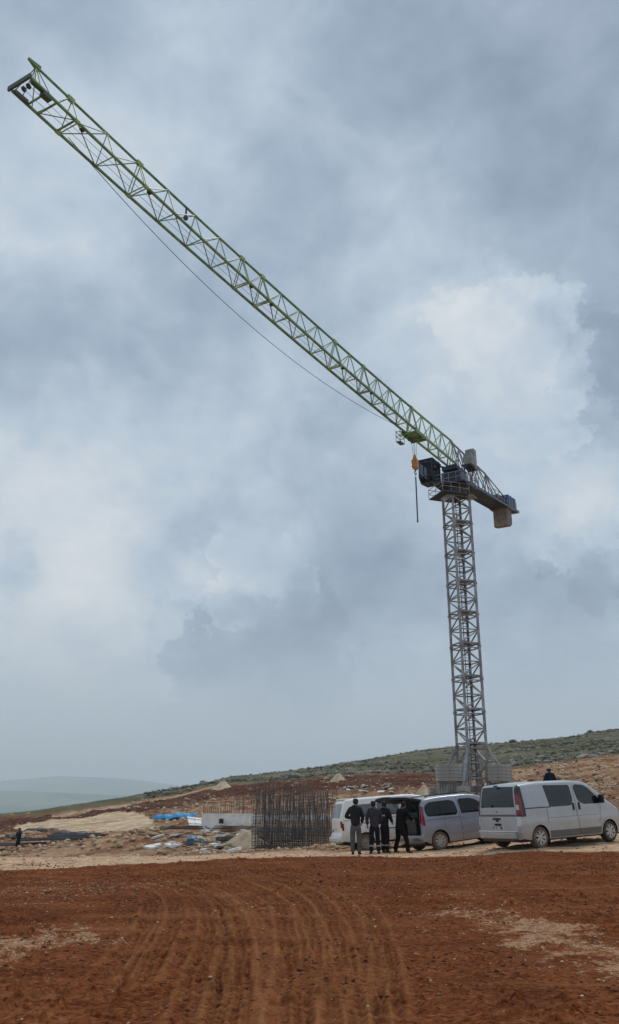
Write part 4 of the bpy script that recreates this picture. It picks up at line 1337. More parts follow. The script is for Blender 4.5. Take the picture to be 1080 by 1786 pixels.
# ---- silver panel van with a window in the sliding door
def silver_van():
    root = empty('panel_van', (0, 0, 0), 0, 'silver van with a tall red tail lamp and muddy wheels, nearest of the three vehicles', 'van', 'vehicles parked by the crane')
    L_, W_, H_ = 4.78, 1.90, 1.94
    top = [(.06, .30), (.0, .50), (.02, .95), (.07, 1.55), (.14, 1.90, .16), (.9, 1.955), (2.6, 1.955), (3.25, 1.90, .4), (4.05, 1.27, .3), (4.48, 1.06, .3), (4.72, .84, .2), (4.78, .55), (4.70, .26)]
    ax = [.85, 3.95]
    c = Car(root, W_, H_, top, .27, ax, r=.10, tumble=.11, belt=1.12, rear_r=(.22, .04), front_r=(.9, .20), L=L_, arch_r=.385)
    body = c.skin('body_shell', M['silver'])
    ol = c.outline()
    for sg in (-1, 1): c.side_poly('side_panel', M['silver'], ol, sg)
    for sg in (-1, 1):
        c.side_poly('load_panel', M['silver'], rounded([(.36, 1.235), (1.36, 1.235), (1.26, 1.845), (.38, 1.845)], .03), sg, off=-.012, thick=.016)
        c.strip('rub_line', M['black'], [(.33, 1.20), (1.4, 1.20)], .03, sg)
        wn_ = c.side_poly('side_window', M['glass'], rounded([(1.37, 1.20), (2.33, 1.20, .16), (2.43, 1.38, .12), (2.40, 1.83, .08), (1.24, 1.86, .03)], .04), sg, off=-.01, thick=.016)
        c.side_poly('front_window', M['glass'], rounded([(2.64, 1.34, .12), (2.56, 1.76, .08), (2.66, 1.84, .08), (3.12, 1.80, .25), (3.72, 1.27, .05), (3.55, 1.21, .04), (2.85, 1.22, .2)], .05), sg, off=-.01, thick=.016)
        c.strip('window_divider', M['grey_trim'], [(3.32, 1.24), (3.26, 1.68)], .03, sg, off=.009)
        c.strip('door_gap', M['black'], [(2.53, 1.86), (2.52, 1.0), (2.60, .30)], .014, sg)
        c.strip('door_gap', M['black'], [(1.24, .72), (1.24, 1.18)], .012, sg)
        c.strip('door_gap', M['black'], [(3.50, .62), (3.62, 1.10), (3.62, 1.2)], .012, sg)
        c.strip('crease_shade', M['dusty_trim'], [(1.3, .88), (3.45, .88)], .010, sg)  # grey line painted for the shade along the body crease
        c.side_poly('lower_trim', M['dusty_trim'], rounded([(1.27, .30), (2.585, .30), (2.555, .50), (1.24, .50)], .02), sg, off=-.01, thick=.018)
        c.side_poly('lower_trim', M['dusty_trim'], rounded([(2.62, .30), (3.53, .30), (3.53, .50), (2.59, .50)], .02), sg, off=-.01, thick=.018)
        for x in (2.40, 2.66):
            c.side_poly('door_handle', M['black'], rounded([(x - .03, 1.06), (x + .03, 1.06), (x + .035, 1.28), (x - .025, 1.28)], .02), sg, thick=.03)
        for axx in ax:
            arc = [(axx + .40 * math.cos(t), .33 + .40 * math.sin(t)) for t in np.linspace(-.1, PI + .1, 14)]
            c.strip('arch_lip', M['silver'], arc, .05, sg, off=.012)
        mirror_part(c, 3.60, 1.33, sg, M['black'])
    # rear doors
    zr = c.s_z
    c.skin('rear_window', M['glass'], zr(1.24), zr(1.83), -.93, .93, off=.006)
    wp = c.skin('tailgate_panel', M['silver'], zr(.62), zr(1.18), -.95, .95, off=.004)
    c.skin('tailgate_gap', M['dusty_trim'], zr(.955), zr(.99), -.96, .96, off=.006, nu=2)
    c.skin('tailgate_recess', M['dusty_trim'], zr(.72), zr(.76), -.9, .9, off=.007, nu=2)
    pb = MB(); pb.bbox((-.03, 0, .43), (.16, 1.62, .20), .04); pb.build('rear_bumper', M['silver'], root)
    pb = MB(); pb.bbox((-.045, 0, .545), (.14, 1.66, .03), .01); pb.build('bumper_step', M['white_steel'], root)
    pb = MB(); pb.bbox((.02, 0, .30), (.14, 1.5, .10), .03); pb.build('bumper_apron', M['grey_trim'], root)
    for k in (-1, 1):
        lamp = c.skin('tail_lamp', M['red_lamp'], zr(.98), zr(1.62), 1.04 * k, 1.80 * k, off=.012, nv=6)
        c.skin('clear_lens', M['clear_lamp'], zr(1.16), zr(1.28), 1.1 * k, 1.65 * k, off=.017, nv=5, parent=lamp)
        c.skin('lamp_pillar', M['grey_trim'], zr(.96), zr(1.90), 1.0 * k, 2.0 * k, off=.007, nv=6)
        c.side_poly('pillar_trim', M['grey_trim'], rounded([(.10, .97), (.33, .97), (.29, 1.85), (.17, 1.85)], .03), k, off=-.008, thick=.016)
        c.side_poly('corner_lamp', M['red_lamp'], rounded([(.105, 1.0), (.20, 1.0), (.20, 1.5), (.14, 1.62)], .03), k, off=.0, thick=.014, parent=lamp)
        c.skin('bumper_corner', M['white_steel'], zr(.70), zr(.92), 1.0 * k, 1.9 * k, off=.010, nv=5)
    hd_ = MB(); hd_.bbox((-.025, .02, .915), (.05, .34, .055), .012); hd_.bbox((-.028, .0, .87), (.05, .08, .08), .012); hd_.build('tailgate_handle', M['black'], root)
    hd_ = MB(); hd_.bbox((-.02, -.02, .74), (.05, .30, .07), .015); hd_.build('plate_lamp', M['black'], root)
    np_ = MB(); np_.bbox((-.022, -.04, .655), (.02, .52, .115), .006); pl_ = np_.build('number_plate', M['plate'], root)
    plate_text(root, '31 K 750', -.037, .655, .47, .095, pl_)
    em = MB(); em.bar((.018, .05, 1.14), (.018, -.03, 1.10), .04, .03); em.build('badge', M['black'], root)
    bl = MB(); bl.bbox((.06, .0, 1.895), (.06, .16, .045), .012); bl.build('brake_lamp', M['black'], root)
    wp2 = MB(); wp2.bar((.03, -.55, 1.27), (.035, .1, 1.24), .02); wp2.build('rear_wiper', M['black'], root)
    # front
    sx = c.s_x
    c.skin('windscreen', M['glass'], sx(3.30), sx(4.02), -.93, .93, off=.006)
    for k in (-1, 1): c.skin('headlamp', M['clear_lamp'], sx(4.50), c.s_z(.80, False), .55 * k, 1.6 * k, off=.008, nv=7)
    c.skin('grille', M['grey_trim'], c.s_z(.80, False), c.s_z(.62, False), -.6, .6, off=.008, nv=7)
    under(root, L_, W_, .22, .50, ax, .33)
    for axx in ax:
        for sg in (-1, 1): wheel(root, axx, sg * .83, .33, sg, M['muddy_tyre'] if axx < 2 else M['tyre'], M['alloy'], 7)
    sp = MB(); sp.lathe([(.02, -.1), (.28, -.1), (.31, 0), (.28, .1), (.02, .1)], Matrix.Translation((1.75, 0, .2)) @ Matrix.Rotation(PI / 2, 4, 'Y')); sp.build('spare_wheel', M['black'], root)
    return root

# ---- blue-grey family van with the tailgate up
def blue_van():
    root = empty('estate_van', (0, 0, 0), 0, 'blue-grey passenger van with its tailgate raised and roof rails', 'van', 'vehicles parked by the crane')
    L_, W_, H_ = 4.38, 1.81, 1.76
    top = [(.05, .30), (-.02, .42, .08), (.0, .54, .04), (.04, .58, .02), (.06, 1.1), (.16, 1.60, .15), (.30, 1.735, .14), (.9, 1.775), (2.0, 1.76), (2.62, 1.68, .4), (3.42, 1.14, .25), (4.05, .98, .3), (4.32, .76, .15), (4.38, .5), (4.28, .24)]
    ax = [.72, 3.45]
    c = Car(root, W_, H_, top, .24, ax, r=.11, tumble=.13, belt=1.05, rear_r=(.25, .05), front_r=(.9, .22), L=L_, arch_r=.375)
    s_top = c.s_x(.30)
    c.skin('roof_and_bonnet', M['bluegrey'], s_top, c.S[-1])
    c.skin('rear_bumper', M['bluegrey'], c.S[0], c.s_z(.55), off=0)
    for k in (-1, 1): c.skin('rear_pillar', M['bluegrey'], c.s_z(.55), s_top, 1.0 * k, 2.0 * k, nv=7)
    bb = MB(); bb.bbox((-.005, 0, .44), (.06, 1.45, .10), .02); bb.build('bumper_trim', M['dusty_trim'], root)
    win_r = rounded([(.26, 1.30, .12), (.34, 1.14, .10), (1.50, 1.10, .10), (1.58, 1.20, .08), (1.52, 1.56, .12), (1.30, 1.62, .12), (.48, 1.62, .14), (.28, 1.50, .14)], .1)
    win_f = rounded([(1.70, 1.12, .05), (1.66, 1.56, .08), (1.74, 1.62, .08), (2.28, 1.60, .2), (2.95, 1.16, .05), (2.80, 1.10, .05)], .05)
    ol = c.outline()
    for sg in (-1, 1):
        c.side_poly('side_panel', M['bluegrey'], ol, sg, holes=[win_r, win_f])
        c.side_poly('side_window', M['see_glass'], win_r, sg, off=-.006)
        c.side_poly('front_window', M['see_glass'], win_f, sg, off=-.006)
        c.strip('window_divider', M['black'], [(.93, 1.10), (.91, 1.62)], .05, sg, off=.0)
        c.strip('door_gap', M['black'], [(1.62, 1.66), (1.64, 1.0), (1.66, .26)], .014, sg)
        c.strip('door_gap', M['black'], [(.95, .68), (1.00, 1.08)], .010, sg)
        c.strip('rail_line', M['grey_trim'], [(.28, 1.03), (1.6, 1.02)], .014, sg)
        c.side_poly('lower_moulding', M['bluegrey'], rounded([(1.14, .50), (3.0, .50), (3.0, .56), (1.14, .58)], .02), sg, off=-.004, thick=.016)
        for x in (1.42, 1.84):
            c.side_poly('door_handle', M['bluegrey'], rounded([(x - .09, .965), (x + .09, .965), (x + .09, 1.00), (x - .09, 1.00)], .015), sg, thick=.035)
        arc = [(ax[0] + .385 * math.cos(t), .33 + .385 * math.sin(t)) for t in np.linspace(-.1, PI + .1, 14)]
        c.strip('arch_lip', M['bluegrey'], arc, .05, sg, off=.015)
        lamp = c.side_poly('tail_lamp', M['red_lamp'], rounded([(.075, .88), (.19, .86), (.20, 1.45), (.15, 1.52)], .03), sg, off=-.004, thick=.018)
        c.skin('lamp_lens', M['red_lamp'], c.s_z(.9), c.s_z(1.5), 1.15 * sg, 1.98 * sg, off=.008, nv=5, parent=lamp)
        mirror_part(c, 2.86, 1.22, sg, M['bluegrey'])
        q = MB()
        y = .66
        q.path([(.45, sg * y, 1.79), (.60, sg * y, 1.835), (2.1, sg * y, 1.835), (2.3, sg * y, 1.78)], .035, 6)
        q.build('roof_rail', M['black'], root)
        # inner lining so that the boot walls have thickness
        lin = c.side_poly('inner_lining', M['interior'], ol, sg, holes=[win_r, win_f], off=-.06)
    c.skin('windscreen', M['see_glass'], c.s_x(2.70), c.s_x(3.36), -.92, .92, off=.004)
    c.skin('headlining', M['interior'], c.s_x(.34), c.s_x(2.6), -1.2, 1.2, off=-.05)
    c.skin('bonnet_front', M['grey_trim'], c.s_z(.62, False), c.s_z(.42, False), -.7, .7, off=.006)
    fl = MB(); fl.box((1.9, 0, .54), (3.6, 1.6, .05)); fl.box((.09, 0, .57), (.05, 1.4, .03)); fl.build('boot_floor', M['interior'], root)
    for y in (-.48, 0, .48):
        st = MB(); st.bbox((1.02, y, .92), (.14, .44, .60), .05); st.bbox((1.02, y, 1.30), (.10, .26, .18), .04); st.build('rear_seat', M['interior'], root)
    for y in (-.40, .40):
        st = MB(); st.bbox((1.95, y, 1.0), (.16, .50, .66), .06); st.bbox((1.93, y, 1.42), (.10, .28, .20), .04); st.build('front_seat', M['interior'], root)
    ds = MB(); ds.bbox((3.0, 0, .95), (.4, 1.5, .30), .08); ds.build('dashboard', M['interior'], root)
    bx = MB(); bx.bbox((.50, .28, .84), (.5, .7, .54), .03); bx.build('boot_load', M['grey_trim'], root)
    # tailgate, hinged at the roof and standing out behind
    hg = Vector((.24, 0, 1.745)); an = R(7)
    dv = Vector((-math.cos(an), 0, math.sin(an))); up = Vector((math.sin(an), 0, math.cos(an)))
    tg = MB()
    rows = []
    for i in range(9):
        u = i / 8; d = u * 1.10
        bow = .06 * math.sin(PI * u * .75)
        hw = .74 + .06 * math.sin(PI * u) - .03 * u
        for j in range(9):
            v = -1 + 2 * j / 8
            p = hg + dv * d + up * (bow + .04 * (1 - v * v)) + Vector((0, v * hw, 0))
            rows.append(p)
    n0 = len(rows)
    for i in range(9):
        for j in range(9):
            rows.append(rows[i * 9 + j] - up * .022)
    fs = []
    for i in range(8):
        for j in range(8):
            a = i * 9 + j
            fs.append((a, a + 1, a + 10, a + 9)); fs.append((n0 + a + 9, n0 + a + 10, n0 + a + 1, n0 + a))
    for i in range(8):
        fs.append((i * 9, (i + 1) * 9, n0 + (i + 1) * 9, n0 + i * 9)); fs.append(((i + 1) * 9 + 8, i * 9 + 8, n0 + i * 9 + 8, n0 + (i + 1) * 9 + 8))
        fs.append((i + 1, i, n0 + i, n0 + i + 1)); fs.append((72 + i, 72 + i + 1, n0 + 72 + i + 1, n0 + 72 + i))
    tg.add(rows, fs)
    tgo = tg.build('tailgate', M['bluegrey'], root, smooth=True, sharp=R(35))
    gl = MB()
    for i0, i1, mt in ((1, 5, 0),):
        q = [rows[i0 * 9 + 1] + up * .006, rows[i0 * 9 + 7] + up * .006, rows[i1 * 9 + 7] + up * .006, rows[i1 * 9 + 1] + up * .006]
        pass
    rw = [rows[i * 9 + j] + up * .006 for i in range(1, 5) for j in range(1, 8)]
    gl.add(rw, [(i * 7 + j, i * 7 + j + 1, (i + 1) * 7 + j + 1, (i + 1) * 7 + j) for i in range(3) for j in range(6)])
    gl.build('rear_window', M['glass'], tgo, smooth=True)
    il = MB()
    r1 = [rows[i * 9 + j] - up * .026 for i in range(0, 9) for j in range(0, 9)]
    r2 = [rows[i * 9 + j] - up * (.10 + (.08 if 1 < i < 8 and 0 < j < 8 else 0)) for i in range(0, 9) for j in range(0, 9)]
    f1 = [(i * 9 + j, (i + 1) * 9 + j, (i + 1) * 9 + j + 1, i * 9 + j + 1) for i in range(8) for j in range(8)]
    f2 = [tuple(81 + v for v in f) for f in f1]
    rim_ = [k for k in range(8)] + [8 + 9 * k for k in range(8)] + [80 - k for k in range(8)] + [72 - 9 * k for k in range(8)]
    f3 = [(rim_[k], rim_[(k + 1) % 32], 81 + rim_[(k + 1) % 32], 81 + rim_[k]) for k in range(32)]
    il.add(r1 + r2, f1 + f2 + f3)
    il.build('inner_trim', M['interior'], tgo)
    for sg in (-1, 1):
        s_ = MB(); s_.bar((.17, sg * .66, 1.32), hg + dv * .52 + Vector((0, sg * .66, -.03)), .025, n=6); s_.build('gas_strut', M['black'], root)
    under(root, L_, W_, .20, .58, ax, .32)
    for axx in ax:
        for sg in (-1, 1): wheel(root, axx, sg * .78, .315, sg, M['muddy_tyre'], M['alloy'], 8)
    return root

# ---- old white van
def white_van():
    root = empty('minibus', (0, 0, 0), 0, 'dusty white minibus parked behind the people, farthest left of the vehicles', 'van', 'vehicles parked by the crane')
    L_, W_, H_ = 4.7, 1.72, 1.93
    top = [(.06, .36), (-.02, .46, .06), (.0, .62, .05), (.07, .70, .03), (.08, 1.20, .06), (.27, 1.82, .10), (.36, 1.90, .06), (.9, 1.925), (3.0, 1.93), (3.55, 1.84, .35), (4.25, 1.15, .3), (4.60, .95, .2), (4.70, .55), (4.62, .30)]
    ax = [1.02, 3.62]
    c = Car(root, W_, H_, top, .34, ax, r=.08, tumble=.10, belt=1.12, rear_r=(.18, .04), front_r=(.7, .14), L=L_, arch_r=.36)
    c.skin('body_shell', M['white'])
    ol = c.outline()
    for sg in (-1, 1):
        c.side_poly('side_panel', M['white'], ol, sg)
        for x0, x1 in ((.58, 1.48), (1.56, 2.46), (2.56, 3.2)):
            c.side_poly('side_window', M['van_glass'], rounded([(x0 - .1 * (x0 < .7), 1.24), (x1, 1.24), (x1, 1.70), (x0, 1.70)], .05), sg, off=-.008, thick=.014)
        c.side_poly('front_window', M['glass'], rounded([(3.28, 1.24), (3.28, 1.70), (3.55, 1.68, .1), (4.02, 1.24)], .05), sg, off=-.008, thick=.014)
        c.strip('door_gap', M['grey_trim'], [(1.52, 1.78), (1.52, .40)], .016, sg)
        c.strip('door_gap', M['grey_trim'], [(2.50, 1.78), (2.50, .40)], .016, sg)
        c.strip('door_gap', M['grey_trim'], [(3.24, 1.78), (3.24, .40)], .016, sg)
        c.strip('rub_line', M['grey_trim'], [(1.42, .76), (3.2, .76)], .035, sg)
        c.strip('rub_line', M['dusty_trim'], [(.2, 1.15), (3.2, 1.15)], .018, sg)
        c.strip('sliding_rail', M['grey_trim'], [(.5, 1.02), (1.5, 1.02)], .03, sg)
        c.side_poly('tail_lamp', M['red_lamp'], rounded([(.10, .80), (.19, .80), (.19, 1.06), (.11, 1.06)], .02), sg, thick=.018)
        c.skin('lamp_lens', M['red_lamp'], c.s_z(.82), c.s_z(1.06), 1.1 * sg, 1.8 * sg, off=.008, nv=5)
        mirror_part(c, 3.95, 1.30, sg, M['black'])
    c.skin('rear_window', M['van_glass'], c.s_z(1.24), c.s_z(1.76), -.86, .86, off=.008)
    sp = MB(); sp.bbox((.42, 0, 1.93), (.26, 1.2, .05), .02); sp.build('roof_spoiler', M['white'], root)
    pb = MB(); pb.bbox((-.02, 0, .48), (.12, 1.56, .18), .04); pb.build('rear_bumper', M['white'], root)
    np_ = MB(); np_.bbox((.045, 0, .86), (.03, .52, .12), .006); np_.build('number_plate', M['plate'], root)
    hd_ = MB(); hd_.bbox((.05, .45, .80), (.04, .14, .08), .01); hd_.build('fog_lamp', M['black'], root)
    c.skin('windscreen', M['glass'], c.s_x(3.62), c.s_x(4.2), -.9, .9, off=.006)
    under(root, L_, W_, .26, .48, ax, .32)
    for axx in ax:
        for sg in (-1, 1): wheel(root, axx, sg * .74, .32, sg, M['muddy_tyre'], M['hubcap'], 6, plain=True, w=.18)
    return root
M['van_glass'] = principled('dusty reflecting window', (0.10, 0.105, 0.12, 1), 0.12, spec=0.8, dirt=((0.3, 0.28, 0.27, 1), 0.4))

def settle(root, px, d, heading, axle, track):
    "stand the car with its near rear wheel at the picture column px and distance d"
    X = (px - 540) / 1562.0 * d
    h_ = R(heading)
    f = Vector((math.cos(h_), math.sin(h_), 0)); l = Vector((-math.sin(h_), math.cos(h_), 0))
    p = Vector((X, d, 0)) - f * axle + l * track
    zs_ = []
    for sx_, sy_ in ((0, 1), (0, -1), (1, 1), (1, -1)):
        q = p + f * (axle + sx_ * 2.9) + l * sy_ * track
        zs_.append(ground_z(q.x, q.y))
    zr = (zs_[0] + zs_[1]) / 2; zf = (zs_[2] + zs_[3]) / 2
    pitch = math.atan2(zf - zr, 2.9)
    roll = math.atan2((zs_[0] + zs_[2]) / 2 - (zs_[1] + zs_[3]) / 2, 2 * track)
    root.rotation_euler = (roll, -pitch, h_)
    root.location = (p.x, p.y, zr - math.tan(pitch) * axle - .012)
    return root
van1 = settle(silver_van(), 942, 27.8, 29.5, .85, .83)
van2 = settle(blue_van(), 769, 31.3, 21, .72, .78)
van3 = settle(white_van(), 639.5, 34.3, 11, 1.02, .74)
# ------------------------------------------------------------------ people
def skin_mesh(name, chains, mat, parent, sub=1, root_idx=0):
    """chains: list of lists of (x, y, z, radius); a chain may start with an int = index into the named points of an earlier chain"""
    vs = []; es = []; rad = []; names = []
    for ch in chains:
        prev = None
        for it in ch:
            if isinstance(it, int): prev = it; continue
            vs.append(it[:3]); rad.append((it[3], it[4] if len(it) > 4 else it[3]))
            if prev is not None: es.append((prev, len(vs) - 1))
            prev = len(vs) - 1
    me = bpy.data.meshes.new(name)
    me.from_pydata(vs, es, [])
    o = bpy.data.objects.new(name, me); COL.objects.link(o)
    sk = o.modifiers.new('skin', 'SKIN')
    if not me.skin_vertices: 
        bm = bmesh.new(); bm.from_mesh(me); bm.verts.layers.skin.verify(); bm.to_mesh(me); bm.free()
    for i, d in enumerate(me.skin_vertices[0].data): d.radius = rad[i]
    # one root per connected piece
    seen = set(); adj = {}
    for a, b in es: adj.setdefault(a, []).append(b); adj.setdefault(b, []).append(a)
    for i in range(len(vs)):
        if i in seen: continue
        me.skin_vertices[0].data[i].use_root = True
        st = [i]
        while st:
            k = st.pop()
            if k in seen: continue
            seen.add(k); st += adj.get(k, [])
    ss = o.modifiers.new('sub', 'SUBSURF'); ss.levels = sub; ss.render_levels = sub
    dg = bpy.context.evaluated_depsgraph_get()
    m2 = bpy.data.meshes.new_from_object(o.evaluated_get(dg))
    bpy.data.objects.remove(o)
    m2.name = name
    m2.materials.clear(); m2.materials.append(mat)
    m2.polygons.foreach_set('use_smooth', [True] * len(m2.polygons))
    ob = bpy.data.objects.new(name, m2); COL.objects.link(ob); ob.parent = parent
    return ob

M['skin'] = principled('skin', (0.30, 0.16, 0.10, 1), 0.55)
M['hair'] = principled('black hair', (0.010, 0.009, 0.009, 1), 0.7)
M['shoe'] = principled('dusty black boots', (0.02, 0.018, 0.017, 1), 0.7, dirt=((0.2, 0.12, 0.08, 1), 0.5))
M['sole'] = M['shoe']
def cloth(name, col): return principled(name, col, 0.9, var=0.25, vscale=6, bump=0.5, bscale=9, spec=0.2)
M['reflect'] = principled('silver reflective band', (0.42, 0.44, 0.46, 1), 0.4)

def lerp3(a, b, t): return tuple(a[i] + (b[i] - a[i]) * t for i in range(3))
def person(label, px, d, H_, face, top_m, leg_m, pose, hair='hair', group=None, z=None, bands=False, chest_band=False, hat=None):
    """pose: dict of joint positions in a 1.75 m figure, x right, y forward, z up"""
    X = (px - 540) / 1562.0 * d
    zg_ = ground_z(X, d) if z is None else z
    root = empty('person', (X, d, zg_ - .01), R(face), label, 'person', group)
    k = H_ / 1.75
    P = {'hip': (0, 0, .95), 'waist': (0, .0, 1.10), 'chest': (0, 0, 1.30), 'neck': (0, 0, 1.475), 'head': (0, .02, 1.595),
         'lk': (-.11, .02, .50), 'rk': (.11, .02, .50), 'la': (-.13, -.02, .09), 'ra': (.13, -.02, .09),
         'le': (-.27, -.03, 1.13), 're': (.27, -.03, 1.13), 'lw': (-.26, .08, .90), 'rw': (.26, .08, .90), 'lt': None, 'rt': None}
    P.update(pose)
    P = {a: (tuple(c * k for c in b) if b else None) for a, b in P.items()}
    V_ = {a: Vector(b) for a, b in P.items() if b}
    sh = Vector((.185 * k, 0, -.04 * k))
    tilt = (V_['neck'] - V_['hip']).normalized()
    ls = V_['neck'] + Vector((-.175, 0, 0)) * k - tilt * .075 * k; rs_ = V_['neck'] + Vector((.175, 0, 0)) * k - tilt * .075 * k
    lh = V_['hip'] + Vector((-.09, 0, -.04)) * k; rh = V_['hip'] + Vector((.09, 0, -.04)) * k
    hd = V_['head']
    def q(v, r, r2=None): return (v[0], v[1], v[2], r * k, (r2 or r) * k)
    foot = lambda a, s_: [q(a, .045), q(a + Vector((0, .05 * k, -.055 * k)), .04, .035), q(a + Vector((s_ * .01, .16 * k, -.062 * k)), .042, .025)]
    # body: pelvis is the root
    body = [
        [q(V_['hip'], .10, .075), q(V_['waist'], .09, .07), q(V_['chest'], .11, .08), q(V_['neck'] - tilt * .04 * k, .065, .055), q(V_['neck'] + (hd - V_['neck']) * .35, .055), q(hd - Vector((0, 0, .055 * k)), .068, .075), q(hd + Vector((0, 0, .02 * k)), .078, .090), q(hd + Vector((0, -.01 * k, .085 * k)), .062, .070)],
    ]
    # limbs branch from the pelvis and the chest
    body += [[0, q(lh, .07), q(V_['lk'], .050), q(V_['la'], .040)], [0, q(rh, .07), q(V_['rk'], .050), q(V_['ra'], .040)],
             [2, q(ls, .055), q(V_['le'], .042), q(V_['lw'], .030)], [2, q(rs_, .055), q(V_['re'], .042), q(V_['rw'], .030)]]
    # nose and ears
    hf = Vector((0, 1, 0))
    body += [[q(hd + Vector((0, .075 * k, -.01 * k)), .014), q(hd + Vector((0, .105 * k, -.025 * k)), .012)],
             [q(hd + Vector((-.075 * k, -.005, 0)), .012, .02), q(hd + Vector((-.092 * k, -.01, .008 * k)), .008, .018)],
             [q(hd + Vector((.075 * k, -.005, 0)), .012, .02), q(hd + Vector((.092 * k, -.01, .008 * k)), .008, .018)]]
    for s_, w_, e_ in ((-1, 'lw', 'le'), (1, 'rw', 're')):
        w = V_[w_]; dr = (w - V_[e_]).normalized()
        sd = dr.cross(Vector((0, 0, 1)) if abs(dr.z) < .8 else Vector((0, 1, 0))).normalized()
        nr = dr.cross(sd).normalized()
        body.append([q(w, .028, .022), q(w + dr * .05 * k, .034, .018), q(w + dr * .085 * k, .036, .016)])
        for fi, (o_, ln) in enumerate(((-.030, .062), (-.010, .074), (.010, .070), (.029, .055))):
            b0 = w + dr * .075 * k + sd * o_ * k
            b1 = b0 + dr * ln * .5 * k + nr * .008 * k; b2 = b1 + dr * ln * .45 * k + nr * .028 * k
            body.append([q(b0, .0095), q(b1, .0088), q(b2, .0075)])
        t0_ = w + dr * .03 * k + sd * .03 * k * -1
        body.append([q(t0_, .011), q(t0_ - sd * .03 * k + dr * .025 * k, .0105), q(t0_ - sd * .038 * k + dr * .058 * k + nr * .012 * k, .0085)])
    skin_mesh('body', body, M['skin'], root, 1)
    # eyes and mouth
    ey = MB()
    for s_ in (-1, 1):
        c_ = hd + Vector((s_ * .030 * k, .083 * k, .012 * k)); ey.box(c_, (.018 * k, .01, .009 * k))
    ey.build('eyes', M['hair'], root)
    # jacket
    th = Vector(lh).lerp(rh, .5)
    jk = [[q(V_['hip'] - tilt * .16 * k, .165, .135), q(V_['waist'] - tilt * .05 * k, .165, .14), q(V_['chest'], .18, .14), q(V_['neck'] - tilt * .03 * k, .105, .09), q(V_['neck'] + tilt * .045 * k, .072, .072)],
          [2, q(ls, .085), q((ls + V_['le']) / 2, .074), q(V_['le'], .068), q(V_['lw'] - (V_['lw'] - V_['le']) * .02, .052)],
          [2, q(rs_, .085), q((rs_ + V_['re']) / 2, .074), q(V_['re'], .068), q(V_['rw'] - (V_['rw'] - V_['re']) * .02, .052)]]
    skin_mesh('jacket', jk, top_m, root, 2)
    tr_ = [[q(V_['hip'] + tilt * .05 * k, .125, .105), q(V_['hip'] - Vector((0, 0, .02 * k)), .13, .11)],
           [1, q(lh - Vector((0, 0, .08 * k)), .108), q(V_['lk'], .086), q((V_['lk'] + V_['la']) / 2, .080), q(V_['la'] - Vector((0, 0, .03)), .078)],
           [1, q(rh - Vector((0, 0, .08 * k)), .108), q(V_['rk'], .086), q((V_['rk'] + V_['ra']) / 2, .080), q(V_['ra'] - Vector((0, 0, .03)), .078)]]
    skin_mesh('trousers', tr_, leg_m, root, 2)
    for a_, s_ in (('la', -1), ('ra', 1)):
        skin_mesh('shoe', [foot(V_[a_], s_)[0:1] + [q(V_[a_] + Vector((0, -.01, -.045 * k)), .052, .05), q(V_[a_] + Vector((s_ * .01, .09 * k, -.05 * k)), .048, .042), q(V_[a_] + Vector((s_ * .015, .19 * k, -.058 * k)), .042, .030)]], M['shoe'], root, 2)
        if bands:
            b = MB(); c_ = V_[a_].lerp(V_['lk' if s_ < 0 else 'rk'], .42)
            dr = (V_['lk' if s_ < 0 else 'rk'] - V_[a_]).normalized()
            b.bar(c_ - dr * .02 * k, c_ + dr * .02 * k, .150 * k, n=14)
            b.build('reflective_band', M['reflect'], root)
    if chest_band:
        b = MB(); c_ = V_['chest'] - tilt * .06 * k
        b.bar(c_ - tilt * .022 * k, c_ + tilt * .022 * k, .335 * k, .268 * k, n=18); b.build('reflective_band', M['reflect'], root)
    hr_ = [[q(hd + Vector((0, -.045 * k, -.07 * k)), .062, .060), q(hd + Vector((0, -.035 * k, -.01 * k)), .095, .088), q(hd + Vector((0, -.022 * k, .05 * k)), .105, .108), q(hd + Vector((0, -.012 * k, .10 * k)), .095, .10), q(hd + Vector((0, -.010 * k, .13 * k)), .055, .06)]]
    skin_mesh('hair', hr_, M['hair'], root, 2)
    if hat:
        h_ = MB(); Tm = Matrix.Translation(hd + Vector((0, 0, .06 * k))) @ Matrix.Rotation(-PI / 2, 4, 'Y')
        h_.lathe([(.150 * k, .0), (.148 * k, .012), (.112 * k, .02), (.108 * k, .07), (.085 * k, .11), (.04 * k, .13), (.001, .133)], Tm, 20)
        h_.build('hat', hat, root, smooth=True, sharp=R(50))
    return root

GP = 'people gathered at the open boot'
person('person in a dark jacket and loose grey trousers, standing nearest the white minibus wheel', 621, 29.9, 1.80, -12,
       cloth('dark charcoal jacket', (0.022, 0.023, 0.026, 1)), cloth('grey trousers', (0.095, 0.092, 0.092, 1)),
       {'le': (-.33, .04, 1.15), 'lw': (-.14, .22, 1.12), 're': (.25, .03, 1.13), 'rw': (.17, .20, .98), 'head': (.01, .05, 1.60), 'la': (-.10, -.02, .09), 'ra': (.10, .03, .09)}, group=GP)
person('person in a purplish grey jacket and navy trousers with light ankle bands, back turned', 654, 30.4, 1.74, 6,
       cloth('purple-grey jacket', (0.050, 0.045, 0.060, 1)), cloth('navy trousers', (0.012, 0.014, 0.022, 1)),
       {'le': (-.26, -.02, 1.14), 'lw': (-.22, .12, .93), 're': (.25, -.03, 1.14), 'rw': (.18, .15, .95), 'head': (-.02, .04, 1.59)}, group=GP, bands=True)
